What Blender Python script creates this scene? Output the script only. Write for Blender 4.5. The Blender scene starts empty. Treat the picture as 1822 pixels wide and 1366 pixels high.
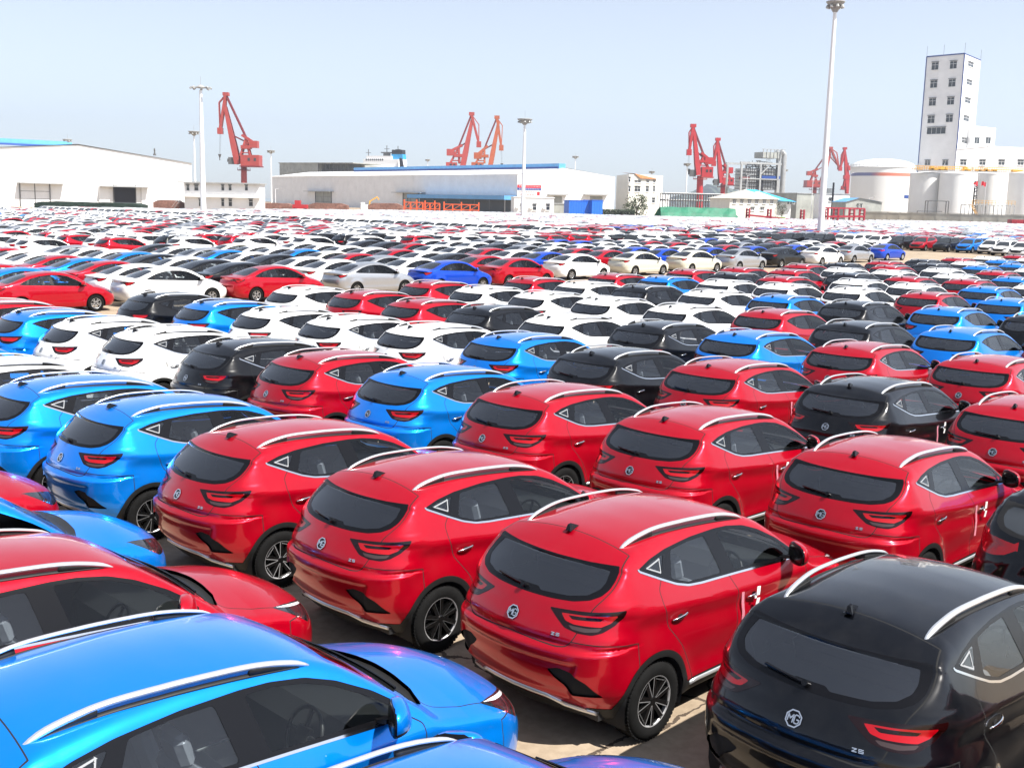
import bpy, math, random
import numpy as np
from mathutils import Vector, Matrix

random.seed(7)
rng = np.random.default_rng(11)
sc = bpy.context.scene
PI = math.pi

# ------------------------------------------------------------------ camera, sky, sun, exposure
CAM_H, F_PX, PITCH, ROLL = 4.327, 1967.1, math.radians(9.28), math.radians(1.292)
cam_d = bpy.data.cameras.new("camera")
cam = bpy.data.objects.new("camera", cam_d)
sc.collection.objects.link(cam)
cam_d.sensor_width = 36.0
cam_d.lens = F_PX / 1822.0 * 36.0
cam_d.clip_start = 0.1
cam_d.clip_end = 20000.0
_cp, _sp = math.cos(PITCH), math.sin(PITCH)
_fw = Vector((0, _cp, -_sp)); _up = Vector((0, _sp, _cp)); _rt = Vector((1, 0, 0))
_cr, _sr = math.cos(ROLL), math.sin(ROLL)
_rt2 = _cr * _rt + _sr * _up
_up2 = -_sr * _rt + _cr * _up
cam.matrix_world = Matrix(((_rt2.x, _up2.x, -_fw.x, 0), (_rt2.y, _up2.y, -_fw.y, 0), (_rt2.z, _up2.z, -_fw.z, CAM_H), (0, 0, 0, 1)))
sc.camera = cam

SUN_EL, SUN_AZ = math.radians(55), math.radians(123)     # azimuth clockwise from +Y
world = bpy.data.worlds.new("World"); sc.world = world; world.use_nodes = True
nt = world.node_tree; nt.nodes.clear()
_o = nt.nodes.new("ShaderNodeOutputWorld"); _b = nt.nodes.new("ShaderNodeBackground"); _s = nt.nodes.new("ShaderNodeTexSky")
_s.sky_type = 'NISHITA'; _s.sun_disc = False; _s.sun_elevation = SUN_EL; _s.sun_rotation = SUN_AZ
_s.altitude = 3500; _s.air_density = 1.2; _s.dust_density = 10.0; _s.ozone_density = 3.0
_b.inputs["Strength"].default_value = 0.090
_h = nt.nodes.new("ShaderNodeHueSaturation"); _h.inputs["Saturation"].default_value = 0.54; _h.inputs["Value"].default_value = 1.04
nt.links.new(_s.outputs[0], _h.inputs["Color"]); nt.links.new(_h.outputs[0], _b.inputs[0]); nt.links.new(_b.outputs[0], _o.inputs[0])
sun_d = bpy.data.lights.new("sun", 'SUN'); sun_d.energy = 5.0; sun_d.angle = math.radians(0.5); sun_d.color = (1.0, 0.955, 0.89)
sun = bpy.data.objects.new("sun", sun_d); sc.collection.objects.link(sun)
_dir = Vector((math.sin(SUN_AZ) * math.cos(SUN_EL), math.cos(SUN_AZ) * math.cos(SUN_EL), math.sin(SUN_EL)))
sun.rotation_euler = _dir.to_track_quat('Z', 'Y').to_euler(); sun.location = (0, 0, 60)
sc.view_settings.view_transform = 'Standard'
try: sc.view_settings.look = 'None'
except Exception: pass
sc.view_settings.exposure = 1.1; sc.view_settings.gamma = 1.0; sc.view_settings.use_curve_mapping = False
sc.render.engine = 'CYCLES'
cy = sc.cycles
cy.use_denoising = True
cy.max_bounces = 7; cy.diffuse_bounces = 3; cy.glossy_bounces = 4; cy.transmission_bounces = 4; cy.transparent_max_bounces = 14
cy.caustics_reflective = False; cy.caustics_refractive = False; cy.sample_clamp_indirect = 6.0
sc.render.use_persistent_data = False

# grid frame of the car park: gx runs along the noses, gy runs away from the camera to the far left
TH = math.radians(45.339); CT, ST = math.cos(TH), math.sin(TH)
def gw(gx, gy, z=0.0): return (CT * gx - ST * gy, ST * gx + CT * gy, z)
def pixel_ray(u, v):
    x = (u - 911.0) / F_PX; y = (683.0 - v) / F_PX
    return _fw + _rt2 * x + _up2 * y
def on_ground(u, v, z=0.0):
    d = pixel_ray(u, v); t = (z - CAM_H) / d.z
    return (d.x * t, d.y * t, z)
def at_depth(u, v, Y):
    d = pixel_ray(u, v); t = Y / d.y
    return Vector((d.x * t, Y, CAM_H + d.z * t))
def to_pixel(P):
    d = Vector(P) - Vector((0, 0, CAM_H)); z = d.dot(_fw)
    return (911 + F_PX * d.dot(_rt2) / z, 683 - F_PX * d.dot(_up2) / z, z)

# ------------------------------------------------------------------ object helpers
def link(o): sc.collection.objects.link(o); return o
def tag(o, label=None, category=None, group=None, kind=None):
    if label: o["label"] = label
    if category: o["category"] = category
    if group: o["group"] = group
    if kind: o["kind"] = kind
    return o
def empty(name, loc=(0, 0, 0), rz=0.0, label=None, category=None, group=None):
    o = bpy.data.objects.new(name, None); o.location = loc; o.rotation_euler = (0, 0, rz)
    o.empty_display_size = 0.3
    return tag(link(o), label, category, group)
def obj(name, me, parent=None, loc=None, rz=None):
    o = bpy.data.objects.new(name, me)
    if parent: o.parent = parent
    if loc is not None: o.location = loc
    if rz is not None: o.rotation_euler = (0, 0, rz)
    return link(o)
class MB:
    """collects verts and faces of simple shapes into one mesh"""
    def __init__(s): s.v = []; s.f = []; s.m = []; s.mi = 0; s.sm = []; s.smooth = False
    def add(s, vs, fs):
        n = len(s.v); s.v += [tuple(p) for p in vs]; s.f += [tuple(i + n for i in f) for f in fs]
        s.m += [s.mi] * len(fs); s.sm += [s.smooth] * len(fs); return s
    def box(s, x0, x1, y0, y1, z0, z1, M=None):
        vs = [Vector((x, y, z)) for z in (z0, z1) for y in (y0, y1) for x in (x0, x1)]
        if M is not None: vs = [M @ p for p in vs]
        return s.add(vs, [(0, 2, 3, 1), (4, 5, 7, 6), (0, 1, 5, 4), (2, 6, 7, 3), (0, 4, 6, 2), (1, 3, 7, 5)])
    def bevbox(s, x0, x1, y0, y1, z0, z1, b=0.02, M=None):
        # box with chamfered vertical edges and top edge
        def ring(d, z): return [(x0 + d, y0, z), (x1 - d, y0, z), (x1, y0 + d, z), (x1, y1 - d, z), (x1 - d, y1, z), (x0 + d, y1, z), (x0, y1 - d, z), (x0, y0 + d, z)]
        def ring2(e, d, z): return [(x0 + d + e, y0 + e, z), (x1 - d - e, y0 + e, z), (x1 - e, y0 + d + e, z), (x1 - e, y1 - d - e, z), (x1 - d - e, y1 - e, z), (x0 + d + e, y1 - e, z), (x0 + e, y1 - d - e, z), (x0 + e, y0 + d + e, z)]
        vs = ring(b, z0) + ring(b, z1 - b) + ring2(b, b, z1)
        if M is not None: vs = [M @ Vector(p) for p in vs]
        fs = [tuple(range(7, -1, -1)), tuple(range(16, 24))]
        for k in range(8):
            j = (k + 1) % 8
            fs += [(k, j, j + 8, k + 8), (k + 8, j + 8, j + 16, k + 16)]
        return s.add(vs, fs)
    def bar(s, a, b, w, h=None, n=4, rot=0.0):
        """prism from a to b; n=4 rectangular w x h, otherwise round with radius w"""
        a = Vector(a); b = Vector(b); d = (b - a)
        if d.length < 1e-6: return s
        d.normalize(); h = w if h is None else h
        u = d.cross(Vector((0, 0, 1)));
        if u.length < 1e-3: u = Vector((1, 0, 0))
        u.normalize(); t = u.cross(d); t.normalize()
        if n == 4: offs = [(-w / 2, -h / 2), (w / 2, -h / 2), (w / 2, h / 2), (-w / 2, h / 2)]
        else: offs = [(w * math.cos(2 * PI * k / n), h * math.sin(2 * PI * k / n)) for k in range(n)]
        vs = [p + u * o[0] + t * o[1] for p in (a, b) for o in offs]
        fs = [tuple(range(n - 1, -1, -1)), tuple(range(n, 2 * n))] + [(k, (k + 1) % n, (k + 1) % n + n, k + n) for k in range(n)]
        return s.add(vs, fs)
    def cone(s, a, b, r0, r1, n=12, caps=True):
        a = Vector(a); b = Vector(b); d = (b - a).normalized(); u = d.cross(Vector((0, 0, 1)))
        if u.length < 1e-3: u = Vector((1, 0, 0))
        u.normalize(); t = d.cross(u)
        vs = [p + (u * math.cos(2 * PI * k / n) + t * math.sin(2 * PI * k / n)) * r for p, r in ((a, r0), (b, r1)) for k in range(n)]
        fs = [(k, (k + 1) % n, (k + 1) % n + n, k + n) for k in range(n)]
        s.add(vs, fs)
        if caps: sm = s.smooth; s.smooth = False; s.add(vs, [tuple(range(n - 1, -1, -1)), tuple(range(n, 2 * n))]); s.smooth = sm
        return s
    def lathe(s, prof, n=24, axis='z', M=None, a0=0.0, a1=2 * PI):
        closed = abs(a1 - a0 - 2 * PI) < 1e-6; m = n if closed else n + 1; vs = []
        for k in range(m):
            a = a0 + (a1 - a0) * k / n; c, q = math.cos(a), math.sin(a)
            for r, z in prof:
                p = (r * c, r * q, z) if axis == 'z' else (r * c, z, r * q)
                vs.append(M @ Vector(p) if M is not None else p)
        L = len(prof); fs = []
        for k in range(n):
            j = (k + 1) % m
            for i in range(L - 1):
                q = (k * L + i, j * L + i, j * L + i + 1, k * L + i + 1)
                fs.append(q if axis == 'z' else q[::-1])
        return s.add(vs, fs)
    def prism(s, pts, z0, z1, M=None):
        n = len(pts); vs = [Vector((x, y, z0)) for x, y in pts] + [Vector((x, y, z1)) for x, y in pts]
        if M is not None: vs = [M @ p for p in vs]
        return s.add(vs, [tuple(range(n - 1, -1, -1)), tuple(range(n, 2 * n))] + [(k, (k + 1) % n, (k + 1) % n + n, k + n) for k in range(n)])
    def mesh(s, name, mats):
        me = bpy.data.meshes.new(name); me.from_pydata(s.v, [], s.f)
        for m in (mats if isinstance(mats, (list, tuple)) else [mats]): me.materials.append(m)
        me.polygons.foreach_set("material_index", s.m); me.polygons.foreach_set("use_smooth", s.sm)
        me.update(); return me
    def build(s, name, mats, parent=None, loc=None, rz=None): return obj(name, s.mesh(name, mats), parent, loc, rz)

# ------------------------------------------------------------------ materials
def new_mat(name):
    m = bpy.data.materials.new(name); m.use_nodes = True; t = m.node_tree; t.nodes.clear()
    o = t.nodes.new("ShaderNodeOutputMaterial"); return m, t, o
def simple(name, col, rough=0.5, metal=0.0, noise=0.0, scale=3.0, coat=0.0, spec=0.5, bump=0.0, bscale=40.0):
    m, t, o = new_mat(name); p = t.nodes.new("ShaderNodeBsdfPrincipled")
    p.inputs["Base Color"].default_value = (*col, 1); p.inputs["Roughness"].default_value = rough; p.inputs["Metallic"].default_value = metal
    p.inputs["Specular IOR Level"].default_value = spec
    if coat: p.inputs["Coat Weight"].default_value = coat; p.inputs["Coat Roughness"].default_value = 0.03
    if noise or bump: tc = t.nodes.new("ShaderNodeTexCoord")
    if noise:
        n = t.nodes.new("ShaderNodeTexNoise"); n.inputs["Scale"].default_value = scale; n.inputs["Detail"].default_value = 8; n.inputs["Roughness"].default_value = 0.6
        t.links.new(tc.outputs["Object"], n.inputs["Vector"])
        r = t.nodes.new("ShaderNodeValToRGB"); r.color_ramp.elements[0].position = 0.3; r.color_ramp.elements[1].position = 0.72
        r.color_ramp.elements[0].color = (*[max(0, c * (1 - noise)) for c in col], 1); r.color_ramp.elements[1].color = (*[min(1, c * (1 + noise * 0.5)) for c in col], 1)
        t.links.new(n.outputs[0], r.inputs[0]); t.links.new(r.outputs[0], p.inputs["Base Color"])
    if bump:
        n2 = t.nodes.new("ShaderNodeTexNoise"); n2.inputs["Scale"].default_value = bscale; n2.inputs["Detail"].default_value = 4
        b = t.nodes.new("ShaderNodeBump"); b.inputs["Strength"].default_value = bump; b.inputs["Distance"].default_value = 0.01
        t.links.new(tc.outputs["Object"], n2.inputs["Vector"]); t.links.new(n2.outputs[0], b.inputs["Height"]); t.links.new(b.outputs[0], p.inputs["Normal"])
    t.links.new(p.outputs[0], o.inputs[0]); return m
def paint(name, col, metal=0.0, rough=0.35, flake=0.0, spec=0.12):
    """lacquered car paint outside, dark trim on the inner side of the sheet metal"""
    m, t, o = new_mat(name); p = t.nodes.new("ShaderNodeBsdfPrincipled")
    p.inputs["Base Color"].default_value = (*col, 1); p.inputs["Roughness"].default_value = rough; p.inputs["Metallic"].default_value = metal
    p.inputs["Specular IOR Level"].default_value = spec
    p.inputs["Coat Weight"].default_value = 0.85; p.inputs["Coat Roughness"].default_value = 0.02; p.inputs["Coat IOR"].default_value = 1.46
    tc = t.nodes.new("ShaderNodeTexCoord")
    # faint dust film and orange peel
    n = t.nodes.new("ShaderNodeTexNoise"); n.inputs["Scale"].default_value = 2.2; n.inputs["Detail"].default_value = 7; n.inputs["Roughness"].default_value = 0.7
    t.links.new(tc.outputs["Object"], n.inputs["Vector"])
    mr = t.nodes.new("ShaderNodeMapRange"); mr.inputs[1].default_value = 0.45; mr.inputs[2].default_value = 0.8; mr.inputs[3].default_value = 0.0; mr.inputs[4].default_value = 0.022
    t.links.new(n.outputs[0], mr.inputs[0])
    mix = t.nodes.new("ShaderNodeMix"); mix.data_type = 'RGBA'; mix.inputs[6].default_value = (*col, 1); mix.inputs[7].default_value = (0.45, 0.42, 0.38, 1)
    t.links.new(mr.outputs[0], mix.inputs[0]); t.links.new(mix.outputs[2], p.inputs["Base Color"])
    mr2 = t.nodes.new("ShaderNodeMapRange"); mr2.inputs[1].default_value = 0.3; mr2.inputs[2].default_value = 0.8; mr2.inputs[3].default_value = 0.015; mr2.inputs[4].default_value = 0.045
    t.links.new(n.outputs[0], mr2.inputs[0]); t.links.new(mr2.outputs[0], p.inputs["Coat Roughness"])
    d = t.nodes.new("ShaderNodeBsdfDiffuse"); d.inputs[0].default_value = (0.006, 0.006, 0.0065, 1)
    g = t.nodes.new("ShaderNodeNewGeometry"); ms = t.nodes.new("ShaderNodeMixShader")
    t.links.new(g.outputs["Backfacing"], ms.inputs[0]); t.links.new(p.outputs[0], ms.inputs[1]); t.links.new(d.outputs[0], ms.inputs[2])
    t.links.new(ms.outputs[0], o.inputs[0]); return m
def glass(name, tint, rough=0.01, ior=1.5):
    m, t, o = new_mat(name); tr = t.nodes.new("ShaderNodeBsdfTransparent"); tr.inputs[0].default_value = (*tint, 1)
    g = t.nodes.new("ShaderNodeBsdfGlossy"); g.inputs["Roughness"].default_value = rough; g.inputs[0].default_value = (1, 1, 1, 1)
    f = t.nodes.new("ShaderNodeFresnel"); f.inputs[0].default_value = ior; ms = t.nodes.new("ShaderNodeMixShader")
    ma = t.nodes.new("ShaderNodeMath"); ma.operation = 'MULTIPLY_ADD'; ma.inputs[1].default_value = 1.0; ma.inputs[2].default_value = 0.0
    t.links.new(f.outputs[0], ma.inputs[0])
    t.links.new(ma.outputs[0], ms.inputs[0]); t.links.new(tr.outputs[0], ms.inputs[1]); t.links.new(g.outputs[0], ms.inputs[2])
    t.links.new(ms.outputs[0], o.inputs[0]); return m

PAINT = {

 'red': paint("red_paint", (0.43, 0.000, 0.012), 0.45, 0.30),
 'blue': paint("bright_blue_paint", (0.000, 0.235, 0.86), 0.58, 0.28),
 'black': paint("blue_black_paint", (0.0015, 0.0018, 0.003), 0.0, 0.3),
 'white': paint("white_paint", (0.74, 0.74, 0.74), 0.0, 0.3),
 'silver': paint("silver_paint", (0.42, 0.43, 0.45), 0.7, 0.32),
 'cream': paint("cream_paint", (0.60, 0.58, 0.48), 0.2, 0.3),
 'deep_blue': paint("deep_blue_paint", (0.004, 0.065, 0.55), 0.5, 0.3),
}
M_gap = simple("seam_shadow_rubber", (0.006, 0.006, 0.006), 0.9)
M_plastic = simple("black_cladding_plastic", (0.010, 0.010, 0.010), 0.55, spec=0.4, noise=0.2, scale=20)
M_gloss = simple("gloss_black_trim", (0.004, 0.004, 0.005), 0.2, spec=0.3)
M_glass = glass("window_glass", (0.74, 0.78, 0.78), ior=1.45)
M_rglass = glass("privacy_glass", (0.50, 0.54, 0.57), ior=1.75)
M_rearglass = glass("rear_window_glass", (0.42, 0.46, 0.50), ior=2.3)
M_fglass = glass("windscreen_glass", (0.62, 0.68, 0.66))
M_dglass = simple("dark_glass_far", (0.035, 0.04, 0.045), 0.05, spec=0.9)
M_chrome = simple("chrome", (0.80, 0.80, 0.80), 0.12, 1.0)
M_alu = simple("satin_aluminium", (0.72, 0.73, 0.74), 0.32, 0.75)
M_tyre = simple("tyre_rubber", (0.008, 0.008, 0.008), 0.85, spec=0.12, noise=0.3, scale=14)
M_rimdark = simple("rim_gloss_black", (0.005, 0.005, 0.005), 0.2)
M_rimcut = simple("rim_machined_silver", (0.50, 0.50, 0.51), 0.35, 0.6)
M_disc = simple("brake_disc_steel", (0.30, 0.30, 0.31), 0.35, 0.9)
M_inner = simple("wheel_well_liner", (0.008, 0.008, 0.008), 0.9)
M_lampred = simple("lamp_red_lens", (0.36, 0.0, 0.004), 0.22, coat=0.3)
M_lampdark = simple("lamp_dark_red_lens", (0.008, 0.001, 0.001), 0.15)
M_lampwhite = simple("lamp_reversing_lens", (0.045, 0.03, 0.03), 0.2)
M_head = simple("headlamp_lens", (0.04, 0.04, 0.045), 0.08, 0.5, coat=1.0, noise=0.9, scale=24)
M_blade = simple("headlamp_light_blade", (0.75, 0.76, 0.78), 0.15, coat=1.0)
M_cover = simple("luggage_cover_grey", (0.05, 0.055, 0.062), 0.8)
M_seat = simple("seat_black_leather", (0.02, 0.02, 0.021), 0.5)
M_wrap = simple("seat_plastic_wrap", (0.50, 0.51, 0.53), 0.18, coat=0.6, bump=0.6, bscale=9)
M_dash = simple("dashboard_plastic", (0.016, 0.016, 0.017), 0.6)
M_silverrim = simple("silver_alloy_rim", (0.55, 0.56, 0.57), 0.3, 0.8)
M_qtrim = simple("quarter_glass_dots_reflection", (0.26, 0.27, 0.28), 0.4)  # pale colour paints the reflection along the dotted edge of the glass
M_paper = simple("white_paper", (0.8, 0.8, 0.78), 0.7)
M_ribbon = simple("pink_ribbon", (0.85, 0.36, 0.45), 0.6)
M_white = simple("white_lettering", (0.8, 0.8, 0.8), 0.5)
# ------------------------------------------------------------------ car bodies: smooth field -> net -> cut along the panel lines
def pchip(xs, ys, n=1400, sig=0.0):
    xs = np.array(xs, float); ys = np.array(ys, float); h = np.diff(xs); d = np.diff(ys) / h
    m = np.zeros(len(xs)); m[0], m[-1] = d[0], d[-1]
    for i in range(1, len(xs) - 1):
        if d[i - 1] * d[i] > 0:
            w1 = 2 * h[i] + h[i - 1]; w2 = h[i] + 2 * h[i - 1]; m[i] = (w1 + w2) / (w1 / d[i - 1] + w2 / d[i])
    X = np.linspace(xs[0], xs[-1], n); k = np.clip(np.searchsorted(xs, X, 'right') - 1, 0, len(h) - 1)
    t = (X - xs[k]) / h[k]; t2, t3 = t * t, t ** 3
    Y = (2 * t3 - 3 * t2 + 1) * ys[k] + (t3 - 2 * t2 + t) * h[k] * m[k] + (-2 * t3 + 3 * t2) * ys[k + 1] + (t3 - t2) * h[k] * m[k + 1]
    if sig > 0:
        dx = X[1] - X[0]; r = max(1, int(3 * sig / dx)); ker = np.exp(-0.5 * (np.arange(-r, r + 1) * dx / sig) ** 2); ker /= ker.sum()
        Yp = np.concatenate([2 * Y[0] - Y[r:0:-1], Y, 2 * Y[-1] - Y[-2:-r - 2:-1]]); Y = np.convolve(Yp, ker, 'valid')
    G = np.gradient(Y, X)
    def f(x): return np.interp(x, X, Y)
    f.d = lambda x: np.interp(x, X, G)
    return f
def smax(a, b, k):
    h = np.maximum(k - np.abs(a - b), 0) / k
    return np.maximum(a, b) + h * h * k * 0.25
def smin(a, b, k): return -smax(-a, -b, k)
def psd(px, py, poly):
    """signed distance to a closed polygon, negative inside"""
    P = np.array(poly, float); Q = np.roll(P, -1, axis=0); d2 = np.full(px.shape, 1e9); s = np.zeros(px.shape, bool)
    for (ax, ay), (bx, by) in zip(P, Q):
        ex, ey = bx - ax, by - ay; wx, wy = px - ax, py - ay
        t = np.clip((wx * ex + wy * ey) / (ex * ex + ey * ey + 1e-12), 0, 1)
        d2 = np.minimum(d2, (wx - ex * t) ** 2 + (wy - ey * t) ** 2)
        c = ((ay <= py) != (by <= py)); xx = ax + (py - ay) * ex / (ey if abs(ey) > 1e-12 else 1e-12)
        s ^= c & (px < xx)
    d = np.sqrt(d2); return np.where(s, -d, d)
def smooth_poly(pts, r=0.03, seg=4):
    """round the corners of a polygon"""
    P = [np.array(p, float) for p in pts]; out = []
    for i in range(len(P)):
        a, b, c = P[i - 1], P[i], P[(i + 1) % len(P)]
        la, lc = np.linalg.norm(a - b), np.linalg.norm(c - b); q = min(r, la * 0.45, lc * 0.45)
        p0 = b + (a - b) / la * q; p1 = b + (c - b) / lc * q
        for k in range(seg + 1):
            t = k / seg; out.append(tuple((1 - t) ** 2 * p0 + 2 * t * (1 - t) * b + t * t * p1))
    return out
def surface_net(F, lo, hi, h):
    ax = [np.arange(lo[i], hi[i] + h, h) for i in range(3)]
    X, Y, Z = np.meshgrid(*ax, indexing='ij'); V = F(X, Y, Z); S = V < 0
    nx, ny, nz = V.shape
    cnt = sum(S[i:nx - 1 + i, j:ny - 1 + j, k:nz - 1 + k].astype(np.int8) for i in (0, 1) for j in (0, 1) for k in (0, 1))
    act = (cnt > 0) & (cnt < 8); idx = -np.ones(act.shape, int); I, J, K = np.nonzero(act); idx[I, J, K] = np.arange(len(I))
    acc = np.zeros((len(I), 3)); n = np.zeros(len(I))
    C = [(i, j, k) for i in (0, 1) for j in (0, 1) for k in (0, 1)]
    for a in C:
        for b in C:
            if sum(np.array(b) - np.array(a)) == 1 and all(np.array(b) >= np.array(a)):
                fa = V[I + a[0], J + a[1], K + a[2]]; fb = V[I + b[0], J + b[1], K + b[2]]; m = (fa < 0) != (fb < 0)
                t = np.where(m, fa / np.where(m, fa - fb, 1), 0)
                for c in range(3): acc[:, c] += np.where(m, a[c] + t * (b[c] - a[c]), 0)
                n += m
    P = acc / n[:, None] + np.stack([I, J, K], 1); P = P * h + np.array([a[0] for a in ax])
    T = []
    for d in range(3):
        sh = [slice(None)] * 3; sh2 = [slice(None)] * 3; sh[d] = slice(0, -1); sh2[d] = slice(1, None)
        a = S[tuple(sh)]; b = S[tuple(sh2)]
        u, w = (d + 1) % 3, (d + 2) % 3
        c = np.argwhere(a != b); c = c[(c[:, u] > 0) & (c[:, w] > 0)]
        c = c[(c[:, u] < act.shape[u]) & (c[:, w] < act.shape[w])]
        def cell(du, dw):
            q = c.copy(); q[:, u] += du; q[:, w] += dw; return idx[q[:, 0], q[:, 1], q[:, 2]]
        q = np.stack([cell(-1, -1), cell(0, -1), cell(0, 0), cell(-1, 0)], 1)
        ins = S[c[:, 0], c[:, 1], c[:, 2]]; q[~ins] = q[~ins][:, ::-1]
        T += [q[:, [0, 1, 2]], q[:, [0, 2, 3]]]
    return P, np.concatenate(T)
def grad(F, P, e=0.003):
    g = np.zeros_like(P)
    for i in range(3):
        d = np.zeros(3); d[i] = e
        g[:, i] = (F(*(P + d).T) - F(*(P - d).T)) / (2 * e)
    return g
def clip(V, T, f, rounds=1):
    v = f(V); v = np.where(np.abs(v) < 1e-6, 1e-6, v); s = v > 0
    c = s[T].sum(1); mix = (c == 1) | (c == 2)
    if not mix.any(): return V, T
    Tm = T[mix]; cm = c[mix]; st = s[Tm]
    lone = np.where(cm == 1, np.argmax(st, 1), np.argmin(st, 1)); r = np.arange(len(Tm))
    A = Tm[r, lone]; B = Tm[r, (lone + 1) % 3]; C = Tm[r, (lone + 2) % 3]
    e = np.concatenate([np.stack([A, B], 1), np.stack([A, C], 1)]); es = np.sort(e, 1)
    u, inv = np.unique(es, axis=0, return_inverse=True); inv = inv.ravel()
    a, b = V[u[:, 0]], V[u[:, 1]]; va, vb = v[u[:, 0]], v[u[:, 1]]; t = va / (va - vb)
    p = a + (b - a) * t[:, None]
    vp = f(p); lo = np.where((vp > 0) == (va > 0)); ta = np.zeros_like(t); tb = np.ones_like(t); fa, fb = va.copy(), vb.copy()
    same = (vp > 0) == (va > 0); ta = np.where(same, t, 0); tb = np.where(same, 1, t); fa = np.where(same, vp, va); fb = np.where(same, vb, vp)
    t2 = ta + (tb - ta) * np.clip(fa / np.where(np.abs(fa - fb) < 1e-12, 1e-12, fa - fb), 0, 1); p = a + (b - a) * t2[:, None]
    n = len(V); ab = inv[:len(Tm)] + n; ac = inv[len(Tm):] + n
    new = np.concatenate([np.stack([A, ab, ac], 1), np.stack([ab, B, C], 1), np.stack([ab, C, ac], 1)])
    return np.concatenate([V, p]), np.concatenate([T[~mix], new])
def np_mesh(name, V, T, N, mats, mi=None):
    used, inv = np.unique(T.ravel(), return_inverse=True); T2 = inv.reshape(-1, 3); V2 = V[used]; N2 = N[used]
    me = bpy.data.meshes.new(name); me.vertices.add(len(V2)); me.vertices.foreach_set("co", V2.ravel())
    me.loops.add(len(T2) * 3); me.loops.foreach_set("vertex_index", T2.ravel().astype(np.int32))
    me.polygons.add(len(T2)); me.polygons.foreach_set("loop_start", np.arange(0, len(T2) * 3, 3, dtype=np.int32)); me.polygons.foreach_set("loop_total", np.full(len(T2), 3, np.int32))
    me.polygons.foreach_set("use_smooth", np.ones(len(T2), bool))
    for m in mats: me.materials.append(m)
    if mi is not None: me.polygons.foreach_set("material_index", mi.astype(np.int32))
    me.update(calc_edges=True)
    me.normals_split_custom_set_from_vertices(N2.tolist())
    return me

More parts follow.
